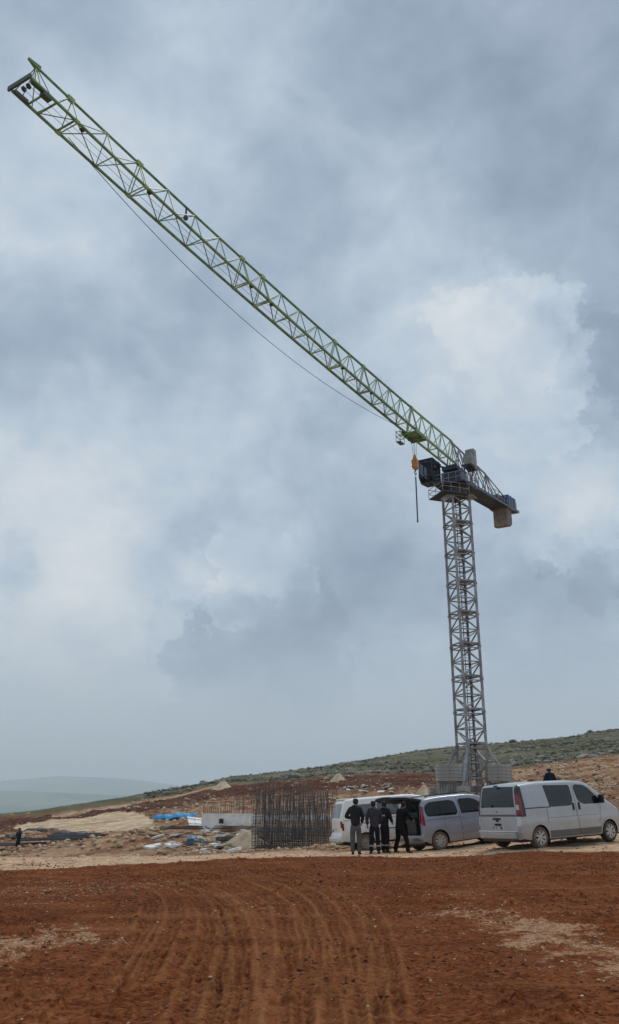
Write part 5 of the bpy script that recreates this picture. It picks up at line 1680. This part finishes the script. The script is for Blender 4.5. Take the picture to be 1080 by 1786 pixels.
person('slim person in dark overalls with a light chest band, second from the open boot', 672, 30.9, 1.72, -38,
       cloth('dark overall top', (0.016, 0.017, 0.026, 1)), cloth('dark overall legs', (0.010, 0.011, 0.016, 1)),
       {'le': (-.24, .06, 1.14), 'lw': (-.14, .26, 1.04), 're': (.24, .04, 1.14), 'rw': (.15, .27, 1.02), 'la': (-.07, -.02, .09), 'ra': (.07, .02, .09), 'lk': (-.08, .02, .5), 'rk': (.08, .03, .5)}, group=GP, bands=True, chest_band=True)
person('person all in black leaning into the open boot with legs apart', 699, 30.75, 1.76, -52,
       cloth('black jacket', (0.007, 0.007, 0.009, 1)), cloth('black trousers', (0.007, 0.007, 0.008, 1)),
       {'hip': (0, -.02, .93), 'waist': (0, .04, 1.08), 'chest': (0, .10, 1.26), 'neck': (0, .17, 1.43), 'head': (0, .23, 1.56), 'lk': (-.17, .06, .50), 'rk': (.19, .10, .50), 'la': (-.24, -.04, .09), 'ra': (.26, .10, .09),
        'le': (-.28, .18, 1.12), 'lw': (-.16, .40, 1.02), 're': (.29, .22, 1.14), 'rw': (.16, .44, 1.08)}, group=GP)
person('distant worker in dark clothes standing alone at the far left of the site', 31, 74.0, 1.88, 150,
       cloth('dark work jacket', (0.018, 0.022, 0.035, 1)), cloth('dark work trousers', (0.012, 0.013, 0.017, 1)),
       {'le': (-.30, .10, 1.22), 'lw': (-.12, .22, 1.40), 're': (.27, .05, 1.14), 'rw': (.12, .24, 1.18), 'la': (-.16, 0, .09), 'ra': (.16, 0, .09)})
person('person in navy with a pale sun hat, behind the silver van roof', 970.5, 41.0, 1.84, 20,
       cloth('navy coat', (0.010, 0.018, 0.045, 1)), cloth('navy work trousers', (0.012, 0.015, 0.03, 1)),
       {'le': (-.29, .02, 1.14), 'lw': (-.16, .2, 1.08), 're': (.29, .02, 1.14), 'rw': (.16, .2, 1.06), 'head': (0, .06, 1.58)}, hat=cloth('pale straw hat', (0.45, 0.38, 0.27, 1)))
# ------------------------------------------------------------------ building site
rng = np.random.default_rng(11)
def hit(px, py, dmin=24.0, dmax=420.0):
    "where the sight line through a picture position meets the ground"
    d = pixdir(px, py)
    Y = np.geomspace(dmin, dmax, 1400)
    X = d.x / d.y * Y; Z = CAMH + d.z / d.y * Y
    G_ = detail_h(X, Y, base_h(X, Y))[0]
    k = np.nonzero(Z <= G_)[0]
    k = k[0] if len(k) else len(Y) - 1
    return Vector((X[k], Y[k], G_[k]))
def gz_many(x, y):
    return detail_h(x, y, base_h(x, y))[0]

def rocks(name, xs, ys, sizes, mat, flat=.65, sink=.3, seed=3, label=None):
    "many small angular stones as one mesh"
    r = np.random.default_rng(seed); n = len(xs)
    zs_ = gz_many(xs, ys)
    base = np.array([(1, 0, 0), (.45, .8, 0), (-.5, .75, 0), (-1, 0, 0), (-.4, -.8, 0), (.55, -.75, 0), (.35, .25, .8), (-.4, .1, .75), (.05, -.45, .7), (0, 0, -.8)])
    F = np.array([(0, 1, 6), (1, 2, 6), (2, 7, 6), (2, 3, 7), (3, 4, 7), (4, 8, 7), (4, 5, 8), (5, 0, 8), (0, 6, 8), (6, 7, 8), (1, 0, 9), (2, 1, 9), (3, 2, 9), (4, 3, 9), (5, 4, 9), (0, 5, 9)])
    V = base[None] * (1 + r.uniform(-.33, .33, (n, 10, 3)))
    V = V * np.stack([r.uniform(.7, 1.3, n), r.uniform(.7, 1.3, n), r.uniform(.6, 1.25, n) * flat], -1)[:, None, :] * sizes[:, None, None] * .5
    a = r.uniform(0, 2 * PI, n); c, s = np.cos(a)[:, None], np.sin(a)[:, None]
    X = V[..., 0] * c - V[..., 1] * s; Y = V[..., 0] * s + V[..., 1] * c
    tl = r.uniform(-.35, .35, n)[:, None]
    Z = V[..., 2] + X * tl
    P_ = np.stack([X + xs[:, None], Y + ys[:, None], Z + zs_[:, None] + sizes[:, None] * (.5 * flat - sink) * .6], -1).reshape(-1, 3)
    FF = (F[None] + (np.arange(n) * 10)[:, None, None]).reshape(-1, 3)
    me_ = bpy.data.meshes.new(name)
    me_.vertices.add(len(P_)); me_.vertices.foreach_set('co', P_.astype(np.float32).ravel())
    me_.loops.add(FF.size); me_.loops.foreach_set('vertex_index', FF.astype(np.int32).ravel())
    me_.polygons.add(len(FF)); me_.polygons.foreach_set('loop_start', (np.arange(len(FF)) * 3).astype(np.int32))
    me_.update(calc_edges=True)
    ra = me_.attributes.new('tone', 'FLOAT', 'POINT'); ra.data.foreach_set('value', np.repeat(r.uniform(0, 1, n), 10).astype(np.float32))
    me_.materials.append(mat)
    o = bpy.data.objects.new(name, me_); COL.objects.link(o)
    return tag(o, kind='stuff')

def stone_mat(name, cols):
    m = bpy.data.materials.new(name); m.use_nodes = True
    t = m.node_tree; t.nodes.clear(); n = NT(t)
    o = n.new('ShaderNodeOutputMaterial'); p = n.new('ShaderNodeBsdfPrincipled'); t.links.new(p.outputs[0], o.inputs[0])
    a = n.new('ShaderNodeAttribute'); a.attribute_name = 'tone'
    P_ = n.new('ShaderNodeNewGeometry').outputs['Position']
    c = n.ramp(a.outputs['Fac'], [(i / (len(cols) - 1), q + (1,)) for i, q in enumerate(cols)])
    c = n.mix(n.smooth(n.noise(P_, 3.0, 6, .7), .45, .65, 0, .5), c, (0.22, 0.11, 0.07, 1))
    n.put(p.inputs['Base Color'], c); p.inputs['Roughness'].default_value = .9; p.inputs['Specular IOR Level'].default_value = .2
    b = n.new('ShaderNodeBump', None, Strength=.5, Distance=.05, Height=n.noise(P_, 9, 5, .65)); t.links.new(b.outputs[0], p.inputs['Normal'])
    return m
M['rubble'] = stone_mat('mixed limestone rubble', [(.24, .13, .075), (.40, .26, .155), (.52, .38, .25), (.64, .52, .38), (.32, .20, .125)])
M['chip'] = stone_mat('pale stone chips', [(.26, .13, .07), (.40, .24, .14), (.52, .36, .23), (.68, .54, .39)])
M['clod'] = stone_mat('clods of red soil', [(.07, .022, .011), (.14, .045, .02), (.27, .11, .052)])
M['grey_rock'] = stone_mat('weathered grey limestone', [(.17, .165, .14), (.27, .26, .23), (.34, .33, .30)])

# pale chips on the red ground, where the cover weights say they lie
X = rng.uniform(-11, 13, 300000); Y = rng.uniform(6, 27, 300000)
_z, _a, _b, _d = detail_h(X, Y, base_h(X, Y))
w = _b[:, 0] ** 1.2 * .42 + .014
pxx, pyy = project(X, Y, _z)
keep = (rng.uniform(0, 1, len(X)) < w * np.clip(Y / 14, .4, 1.2)) & (pxx > -80) & (pxx < 1160)
X, Y = X[keep][:42000], Y[keep][:42000]
rocks('stone_chips', X, Y, .008 + .045 * rng.uniform(0, 1, len(X)) ** 5 + .0011 * Y * rng.uniform(0.3, 1, len(X)), M['chip'], .45, .25, 4)
X = rng.uniform(-8, 10, 22000); Y = rng.uniform(6, 26, 22000)
k = fbm(X, Y, 1.4, 3, 90) > .05
X, Y = X[k], Y[k]
rocks('soil_clods', X, Y, .012 + .05 * rng.uniform(0, 1, len(X)) ** 4 + .0008 * Y, M['clod'], .7, .3, 5)
# gravel of the pale strip
X = rng.uniform(-16, 18, 26000); Y = rng.uniform(22, 38, 26000)
_z, _a, _b, _d = detail_h(X, Y, base_h(X, Y))
k = rng.uniform(0, 1, len(X)) < _a[:, 0] * .4
X, Y = X[k], Y[k]
rocks('gravel', X, Y, .02 + .10 * rng.uniform(0, 1, len(X)) ** 4, M['chip'], .6, .3, 6)
# rubble of the pit and the banks
n = 60000
D_ = np.exp(rng.uniform(math.log(36), math.log(190), n)); PXs = rng.uniform(-120, 1220, n)
X = (PXs - 540) / 1536 * D_; Y = D_
_z, _a, _b, _d = detail_h(X, Y, base_h(X, Y))
clump = np.clip(.35 + 2.2 * fbm(X, Y, 9, 4, 95), .03, 1)
k = rng.uniform(0, 1, n) < _a[:, 2] * clump * (1 - _b[:, 3] * .5) * (1 - _b[:, 2])
X, Y = X[k], Y[k]
rocks('rubble', X, Y, (.10 + .55 * rng.uniform(0, 1, len(X)) ** 3.5) * np.clip(Y / 60, .7, 1.6) * .8, M['rubble'], .7, .25, 7)
# grey outcrops and scrub on the hillside
n = 60000
D_ = np.exp(rng.uniform(math.log(110), math.log(420), n)); PXs = rng.uniform(250, 1250, n)
X = (PXs - 540) / 1536 * D_; Y = D_
_z, _a, _b, _d = detail_h(X, Y, base_h(X, Y))
band_ = np.abs(np.sin(_z * .75 + 2.5 * fbm(X, Y, 60, 3, 97)))
k = (rng.uniform(0, 1, n) < _a[:, 1] * (.02 + .5 * (band_ < .28) * (fbm(X, Y, 22, 3, 98) > -.06)))
X2, Y2 = X[k][:7000], Y[k][:7000]
rocks('rock_outcrops', X2, Y2, .4 + 1.9 * rng.uniform(0, 1, len(X2)) ** 2.2, M['grey_rock'], .5, .2, 8)
k = (rng.uniform(0, 1, n) < _a[:, 1] * (.02 + .22 * (fbm(X, Y, 18, 4, 99) > .08)))
X3, Y3 = X[k][:3500], Y[k][:3500]
def scrub(name, xs, ys, size, mat, seed=1, nl=34):
    r = np.random.default_rng(seed); n = len(xs); zz = gz_many(xs, ys)
    th = r.uniform(0, 2 * PI, (n, nl)); ph = np.arccos(r.uniform(0, 1, (n, nl))); rr = r.uniform(.35, 1, (n, nl))
    sz = size[:, None]
    cx = xs[:, None] + sz * rr * np.sin(ph) * np.cos(th) * .6; cy = ys[:, None] + sz * rr * np.sin(ph) * np.sin(th) * .6; cz_ = zz[:, None] + sz * rr * np.cos(ph) * .55
    c = np.stack([cx, cy, cz_], -1)[:, :, None, :]
    off = r.normal(0, 1, (n, nl, 3, 3)); off = off / np.linalg.norm(off, axis=-1, keepdims=True) * sz[:, :, None, None] * .17
    P_ = (c + off).reshape(-1, 3)
    FF = np.arange(len(P_)).reshape(-1, 3)
    me_ = bpy.data.meshes.new(name)
    me_.vertices.add(len(P_)); me_.vertices.foreach_set('co', P_.astype(np.float32).ravel())
    me_.loops.add(FF.size); me_.loops.foreach_set('vertex_index', FF.astype(np.int32).ravel())
    me_.polygons.add(len(FF)); me_.polygons.foreach_set('loop_start', (np.arange(len(FF)) * 3).astype(np.int32))
    me_.update(calc_edges=True); me_.materials.append(mat)
    o = bpy.data.objects.new(name, me_); COL.objects.link(o)
    return tag(o, kind='stuff')
M['scrub'] = principled('dark green scrub', (0.070, 0.078, 0.045, 1), 0.9, var=0.5, vscale=.4, coords='Object')
scrub('scrub', X3, Y3, .35 + 1.0 * rng.uniform(0, 1, len(X3)) ** 2, M['scrub'])
for px_, py_, sz, lb in ((903, 1292, 2.6, 'round dark bush on the skyline just right of the crane mast'), (1043, 1278, 2.2, 'low dark bush on the skyline near the right edge'), (353, 1364, 2.2, 'small dark bush on the left end of the hill skyline')):
    D__ = np.linspace(200, 345, 60); Xq = (px_ - 540) / 1536 * D__
    zq = base_h(Xq, D__); ii_ = np.argmax((zq - CAMH) / D__)
    b = empty('bush', (Xq[ii_], D__[ii_], ground_z(Xq[ii_], D__[ii_])), 0, lb, 'bush')
    r = np.random.default_rng(int(px_)); q = MB()
    for _ in range(420):
        v = Vector(r.normal(0, 1, 3)).normalized() * r.uniform(.3, 1)
        c_ = Vector((v.x * sz * .7, v.y * sz * .7, abs(v.z) * sz * .5 + .1))
        t3 = [c_ + Vector(r.normal(0, 1, 3)).normalized() * sz * .11 for _k in range(3)]
        q.add(t3, [(0, 1, 2)])
    q.build('foliage', M['scrub'], b)
    q = MB(); q.bar((0, 0, -.2), (.1, 0, .6), .16, n=6, w2=.07); q.build('stem', M['timber'], b)

# ---- boulders one can pick out
def boulder(px, py, size, label, seed, mat='rubble', cat='boulder', group='boulders in the rubble'):
    p = hit(px, py)
    bm = bmesh.new(); bmesh.ops.create_icosphere(bm, subdivisions=2, radius=.5)
    r = random.Random(seed)
    pl = [(Vector((r.uniform(-1, 1), r.uniform(-1, 1), r.uniform(-.6, 1))).normalized(), r.uniform(.26, .42)) for _ in range(9)]
    sx_, sy_, sz_ = r.uniform(.9, 1.5), r.uniform(.8, 1.2), r.uniform(.6, .9)
    for v in bm.verts:
        for nrm, dd in pl:
            e = v.co.dot(nrm) - dd
            if e > 0: v.co -= nrm * e
        v.co = Vector((v.co.x * sx_, v.co.y * sy_, v.co.z * sz_)) * size * .62 * (1 + r.uniform(-.07, .07))
    me_ = bpy.data.meshes.new('boulder'); bm.to_mesh(me_); bm.free()
    a_ = me_.attributes.new('tone', 'FLOAT', 'POINT'); tn = r.uniform(.3, .8); a_.data.foreach_set('value', [tn] * len(me_.vertices))
    me_.materials.append(M[mat])
    o = bpy.data.objects.new('boulder', me_); COL.objects.link(o)
    o.location = p + Vector((0, 0, size * .15)); o.rotation_euler = (0, 0, r.uniform(0, 6))
    return tag(o, label, cat, group)
i_ = 0
GB = [('angular pale boulder in the rubble below the sand patch', 'boulders below the sand patch', [(random.uniform(95, 260), random.uniform(1459, 1487), random.uniform(.35, .9)) for _ in range(26)]),
      ('pale boulder on the rim between sand patch and blue tarpaulin', 'boulders beside the blue tarpaulin', [(random.uniform(222, 345), random.uniform(1400, 1414), random.uniform(.7, 1.3)) for _ in range(16)]),
      ('brown and pale boulder on the slope above the silver van', 'boulders above the silver van', [(random.uniform(890, 1078), random.uniform(1322, 1362), random.uniform(.5, 1.1)) for _ in range(26)]),
      ('boulder in the red cut bank behind the vans', 'boulders in the red bank', [(random.uniform(590, 760), random.uniform(1356, 1384), random.uniform(.4, .9)) for _ in range(18)]),
      ('pale stone among the rubble between sand heap and tarpaulin', 'stones near the sand heap', [(random.uniform(270, 400), random.uniform(1452, 1488), random.uniform(.25, .6)) for _ in range(20)]),
      ('stone at the rubble edge near the lone distant worker', 'stones by the distant worker', [(random.uniform(2, 90), random.uniform(1446, 1480), random.uniform(.3, .7)) for _ in range(10)])]
for lb, gp_, L2 in GB:
    for (a, b, c_) in L2:
        boulder(a, b, c_, lb, 100 + i_, group=gp_); i_ += 1

# ---- heaps of sand and crushed stone
def heap(px, py, w, h_, label, mat, seed=1, sq=1.0, zoff=0.0):
    p = hit(px, py)
    b = MB(); nr, na = 16, 40; vs = []; r = random.Random(seed)
    ph = [r.uniform(0, 6) for _ in range(5)]
    for i in range(nr + 1):
        t = i / nr
        for j in range(na):
            a = 2 * PI * j / na
            wob = 1 + .10 * math.sin(2 * a + ph[0]) + .07 * math.sin(5 * a + ph[1]) * t
            x = math.cos(a) * w / 2 * t * wob; y = math.sin(a) * w / 2 * t * wob * sq
            z = h_ * (1 - t) ** 1.0 * (1 - .12 * math.exp(-t * 12)) + h_ * .05 * math.sin(7 * a + 5 * t + ph[2]) * t * (1 - t) * 4
            vs.append((x, y, z - .22 * t * h_))
    fs = [(i * na + j, i * na + (j + 1) % na, (i + 1) * na + (j + 1) % na, (i + 1) * na + j) for i in range(nr) for j in range(na)]
    b.add(vs, fs); o = b.build('sand_heap', mat, None, smooth=True)
    o.location = p + Vector((0, w * sq * .3, zoff))
    return tag(o, label, 'heap')
M['sand'] = principled('pale sand', (0.55, 0.43, 0.29, 1), 0.95, var=.25, vscale=.8, bump=.6, bscale=3, dirt=((0.30, 0.20, 0.13, 1), .6), dirt_scale=1.2)
heap(388, 1376, 5.6, 1.9, 'pale conical sand heap standing on the red slope near the skyline', M['sand'], 2)
heap(591, 1362, 3.4, 1.5, 'small pale heap on the ridge above the white minibus', M['sand'], 3)
heap(428, 1480, 3.3, .95, 'low fan-shaped sand heap left of the rebar cages', M['sand'], 4, .7)
heap(742, 1388, 2.8, 1.3, 'yellowish sand heap left of the crane foot', M['sand'], 5)

# ---- concrete foundation walls behind the cages
def wall(px0, px1, d, ytop, ybot, label, thick=.3, mat='concrete', d1=None, name='foundation_wall'):
    d1 = d1 or d
    A = at(px0, ytop, d); B = at(px1, ytop, d1); za = at(px0, ybot, d).z; zb_ = at(px1, ybot, d1).z
    v = (B - A); n = Vector((-v.y, v.x, 0)).normalized() * thick
    b = MB()
    b.add([Vector((A.x, A.y, za - .6)), Vector((B.x, B.y, zb_ - .6)), B, A, Vector((A.x, A.y, za - .6)) + n, Vector((B.x, B.y, zb_ - .6)) + n, B + n, A + n],
          [(0, 1, 2, 3), (7, 6, 5, 4), (0, 4, 5, 1), (1, 5, 6, 2), (2, 6, 7, 3), (3, 7, 4, 0)])
    return tag(b.build(name, M[mat], None), label, 'wall')
M['pale_concrete'] = principled('fresh pale concrete', (0.85, 0.84, 0.80, 1), 0.85, var=.2, vscale=.8, bump=.2, bscale=5, dirt=((0.28, 0.26, 0.23, 1), .6), dirt_scale=.8)
wall(352, 441, 62, 1419, 1441, 'long pale concrete foundation wall with rebar stubs on top', .35, 'pale_concrete')
wall(441, 600, 64, 1421, 1437, 'pale concrete wall seen through the rebar cages', .35, 'pale_concrete')
wall(441, 575, 55, 1444, 1449, 'low concrete kerb wall behind the rebar cages', .3, 'concrete')
ob = MB(); c_ = at(386, 1432, 61.95); ob.box(c_, (.30, .06, .30)); tag(ob.build('opening_shade_box', M['black'], None), 'small black box imitating the dark inside of an opening in the pale foundation wall', 'box')  # solid black box put in for the shaded inside of an opening
for px_, py_, rz_, tl in ((343, 1438, .5, .9), (357, 1440, .35, 1.05)):
    p = hit(px_, py_ + 4, 50)
    pa = MB(); pa.box((0, 0, 0), (1.5, .08, 1.0)); pa.box((0, -.06, .3), (1.5, .05, .07)); pa.box((0, -.06, -.3), (1.5, .05, .07))
    o = pa.build('formwork_panel', M['white_steel'], None); o.location = p + Vector((0, 0, .35)); o.rotation_euler = (-tl, .1, rz_)
    tag(o, 'pale formwork panel lying tilted beside the blue tarpaulin, %s of two' % ('left' if px_ == 343 else 'right'), 'panel')

# ---- rebar cages
def cage(x, y, w, dpt, h_, rz_, label, seed, group='rebar cages standing in the pit', step=.13, grid=.42, lean=0.0, zb=None, dia=.017):
    r = random.Random(seed)
    z = ground_z(x, y) if zb is None else zb
    root = empty('rebar_cage', (x, y, z - .05), rz_, label, 'rebar cage', group)
    root.rotation_euler = (r.uniform(-.015, .015) , lean, rz_)
    b = MB()
    nx = max(2, int(w / step)); ny = max(1, int(dpt / .22))
    spots_ = [(-w / 2 + i * w / nx, s * dpt / 2) for i in range(nx + 1) for s in (-1, 1)] + [(s * w / 2, -dpt / 2 + j * dpt / (ny + 1)) for j in range(1, ny + 1) for s in (-1, 1)]
    for (px_, py_) in spots_:
        hh_ = h_ * r.uniform(.60, 1.06)
        b.bar((px_, py_, 0), (px_ + r.gauss(0, .07), py_ + r.gauss(0, .06), hh_), dia, n=4)
    b.build('upright_bars', M['rust'], root)
    b = MB(); z_ = .15
    while z_ < h_ * grid:
        c4 = [(-w / 2, -dpt / 2), (w / 2, -dpt / 2), (w / 2, dpt / 2), (-w / 2, dpt / 2)]
        for i in range(4): b.bar(c4[i] + (z_,), c4[(i + 1) % 4] + (z_,), dia * .85, n=4)
        z_ += .17
    for zz in (h_ * .6, h_ * .8):
        c4 = [(-w / 2, -dpt / 2), (w / 2, -dpt / 2), (w / 2, dpt / 2), (-w / 2, dpt / 2)]
        for i in range(4): b.bar(c4[i] + (zz,), c4[(i + 1) % 4] + (zz,), dia * .8, n=4)
    b.build('ties', M['rust'], root)
    return root
k_ = 0
rows_ = [(45.0, 441, 577, 6, 2.95, 'front row of the rebar thicket beside the white minibus'),
         (46.6, 445, 575, 5, 3.2, 'second row of the rebar thicket beside the white minibus'),
         (48.4, 450, 580, 5, 3.3, 'third row of the rebar thicket beside the white minibus'),
         (50.5, 455, 590, 4, 3.2, 'rear row of the rebar thicket beside the white minibus')]
ordn = ['far left', 'second from left', 'third from left', 'fourth from left', 'fifth from left', 'far right']
for (d, p0, p1, n, hh_, desc) in rows_:
    ww = (p1 - p0) / 1536 * d / n
    for i in range(n):
        xx = (p0 + (i + .5) * (p1 - p0) / n - 540) / 1536 * d
        zb_ = at(540, 1481, d).z if d < 46 else at(540, 1481 - (d - 45) * 2.2, d).z
        nm = ordn[i] if i < n - 1 else 'far right'
        cage(xx, d + random.uniform(-.25, .25), ww * random.uniform(.82, 1.02), .35, hh_ * random.uniform(.9, 1.05), random.uniform(-.08, .08),
             '%s cage in the %s' % (nm, desc.replace(' beside the white minibus', '')), 300 + k_, zb=zb_ - .1, step=.105, grid=.55 if d < 46 else .35); k_ += 1
for i, (px_, w_, hh_) in enumerate(((362, .5, 1.3), (380, .6, 1.2), (398, .45, 1.45), (416, .5, 1.7), (431, .55, 1.9), (447, .4, 3.2), (470, .5, 2.9), (505, .5, 2.8), (540, .6, 2.7))):
    d = 62.4 if px_ < 440 else 64.6
    zz = at(px_, 1420 if px_ < 440 else 1423, d).z - .3
    cage((px_ - 540) / 1536 * d, d + .1, w_, .25, hh_, 0, '%s starter cage from the left on the pale foundation wall' % ['first', 'second', 'third', 'fourth', 'fifth', 'sixth', 'seventh', 'eighth', 'ninth'][i], 500 + i, 'starter bars on the foundation wall', .12, .2, zb=zz)
# bundles of bars lying on the ground
def bundle(px, py, ln, rz_, label, n=16, w=.5, dmin=24, mat='rust', dia=.05, zup=.05):
    p = hit(px, py, dmin)
    b = MB(); r = random.Random(int(px * 7 + py))
    for i in range(n):
        yy = r.uniform(-w / 2, w / 2); zz = r.uniform(0, .25) * (1 - abs(yy) / w); o_ = r.uniform(-.4, .4)
        b.bar((-ln / 2 + o_, yy, zz), (ln / 2 + o_, yy + r.uniform(-.12, .12), zz + r.uniform(-.04, .06)), dia, n=5)
    o = b.build('rebar_bundle', M[mat], None); o.location = p + Vector((0, 0, zup)); o.rotation_euler = (0, r.uniform(-.03, .03), rz_)
    return tag(o, label, 'rebar bundle', 'steel bars lying about the site')
bundle(422, 1471, 2.2, .1, 'thick dark bundle of bars lying left of the rebar cages', 34, .9, dia=.06, zup=.12)
bundle(405, 1450, 2.6, .02, 'thin dark bar bundle on the ledge below the foundation wall', 10, .4, dia=.035, zup=.1)
bundle(318, 1450, 2.6, -.03, 'bar bundle below the blue tarpaulin', 10, .4, dia=.035, zup=.1)
bundle(35, 1478, 5.0, .10, 'dark bar bundle behind the lone worker', 40, 1.6, dia=.06, zup=.15)
bundle(95, 1470, 5.2, .14, 'wide dark bar bundle right of the lone worker', 44, 1.8, dia=.06, zup=.15)
bundle(135, 1463, 4.6, .05, 'dark bar bundle under the sand patch', 36, 1.5, dia=.06, zup=.15)

# ---- tarpaulins: crumpled sheets over low stacks
def tarp(px, py, w, dpt, h_, label, mat, seed, dmin=24, rz_=0.0, name='tarpaulin', zup=0.0):
    p = hit(px, py, dmin)
    nx, ny = 34, 14; vs = []
    xs_, ys_ = np.meshgrid(np.linspace(-1, 1, nx), np.linspace(-1, 1, ny), indexing='ij')
    e = np.clip((1 - np.abs(xs_)) * w / 2 / .35, 0, 1) * np.clip((1 - np.abs(ys_)) * dpt / 2 / .35, 0, 1)
    z = h_ * sstep(e, 0, 1) * (.85 + .5 * fbm(xs_ * w / 2 + seed, ys_ * dpt / 2, .9, 3, seed)) + .10 * fbm(xs_ * w / 2, ys_ * dpt / 2 + seed, .3, 3, seed + 1) + .05
    wx = .25 * fbm(ys_ * 3 + seed, xs_ * 0, .8, 2, seed + 3)
    b = MB(); b.add(np.stack([xs_ * w / 2 + wx, ys_ * dpt / 2, z], -1).reshape(-1, 3).tolist(), [(i * ny + j, (i + 1) * ny + j, (i + 1) * ny + j + 1, i * ny + j + 1) for i in range(nx - 1) for j in range(ny - 1)])
    o = b.build(name, M[mat], None, smooth=True); o.location = p + Vector((0, dpt * .3, zup)); o.rotation_euler = (0, 0, rz_)
    md = o.modifiers.new('thick', 'SOLIDIFY'); md.thickness = .03
    return tag(o, label, 'tarpaulin')
tarp(288, 1429, 2.8, 1.6, .50, 'bright blue tarpaulin over a low stack, left half of the row', 'tarp', 3, 50)
tarp(322, 1427, 2.9, 1.6, .50, 'bright blue tarpaulin over a low stack, right half of the row', 'tarp', 5, 50, .1)
tarp(334, 1465, .75, .6, .35, 'small crumpled blue tarpaulin among the stones', 'tarp', 9)
tarp(340, 1474, 1.3, .9, .40, 'dark crumpled sheet just below the small blue tarpaulin', 'tarp_dark', 11)
tarp(70, 1450, 3.6, 2.2, .22, 'dark plastic sheet at the foot of the sand patch, left one', 'tarp_dark', 13, 40, .15)
tarp(122, 1456, 3.4, 2.0, .22, 'dark teal sheet sloping at the foot of the sand patch, right one', 'tarp_dark', 15, 40, -.35)
tarp(22, 1462, 2.4, 1.5, .3, 'dark sheet near the left edge above the lone worker', 'tarp_dark', 17, 40)

# ---- offcuts, planks and broken slabs lying about
def debris(px, py, size, kind, label, seed, group):
    p = hit(px, py, 30); r = random.Random(seed)
    b = MB()
    if kind == 'plank':
        b.bbox((0, 0, 0), (size, .16, .045), .008)
        for k in (-.35, .1, .38): b.box((size * k, 0, .035), (.05, .15, .03))
    else:
        vs = []; n = 6
        for z in (-.06, .06):
            for k in range(n):
                a = 2 * PI * k / n; rr = size * .5 * (1 + .35 * math.sin(k * 2.3 + seed))
                vs.append((math.cos(a) * rr, math.sin(a) * rr * .7, z + .02 * math.sin(k + seed)))
        b.add(vs, [tuple(range(n))[::-1], tuple(range(n, 2 * n))] + [(k, (k + 1) % n, n + (k + 1) % n, n + k) for k in range(n)])
    o = b.build('timber_plank' if kind == 'plank' else 'concrete_fragment', M['timber'] if kind == 'plank' else M['pale_concrete'], None)
    o.location = p + Vector((0, 0, .10)); o.rotation_euler = (r.uniform(-.3, .3), r.uniform(-.25, .25), r.uniform(-.9, .9))
    return tag(o, label, kind if kind == 'plank' else 'rubble piece', group)
for k in range(22):
    debris(random.uniform(262, 440), random.uniform(1452, 1488), random.uniform(.35, .95), 'slab', 'broken piece of pale concrete among the rubble in the pit', 700 + k, 'broken concrete in the pit')
for k in range(16):
    debris(random.uniform(230, 440), random.uniform(1445, 1486), random.uniform(1.2, 2.6), 'plank', 'weathered plank lying in the rubble between tarpaulin and sand heap', 800 + k, 'planks in the pit')
for k in range(12):
    debris(random.uniform(585, 760), random.uniform(1372, 1386), random.uniform(.5, 1.2), 'slab', 'pale broken slab at the foot of the red bank', 900 + k, 'broken slabs by the red bank')
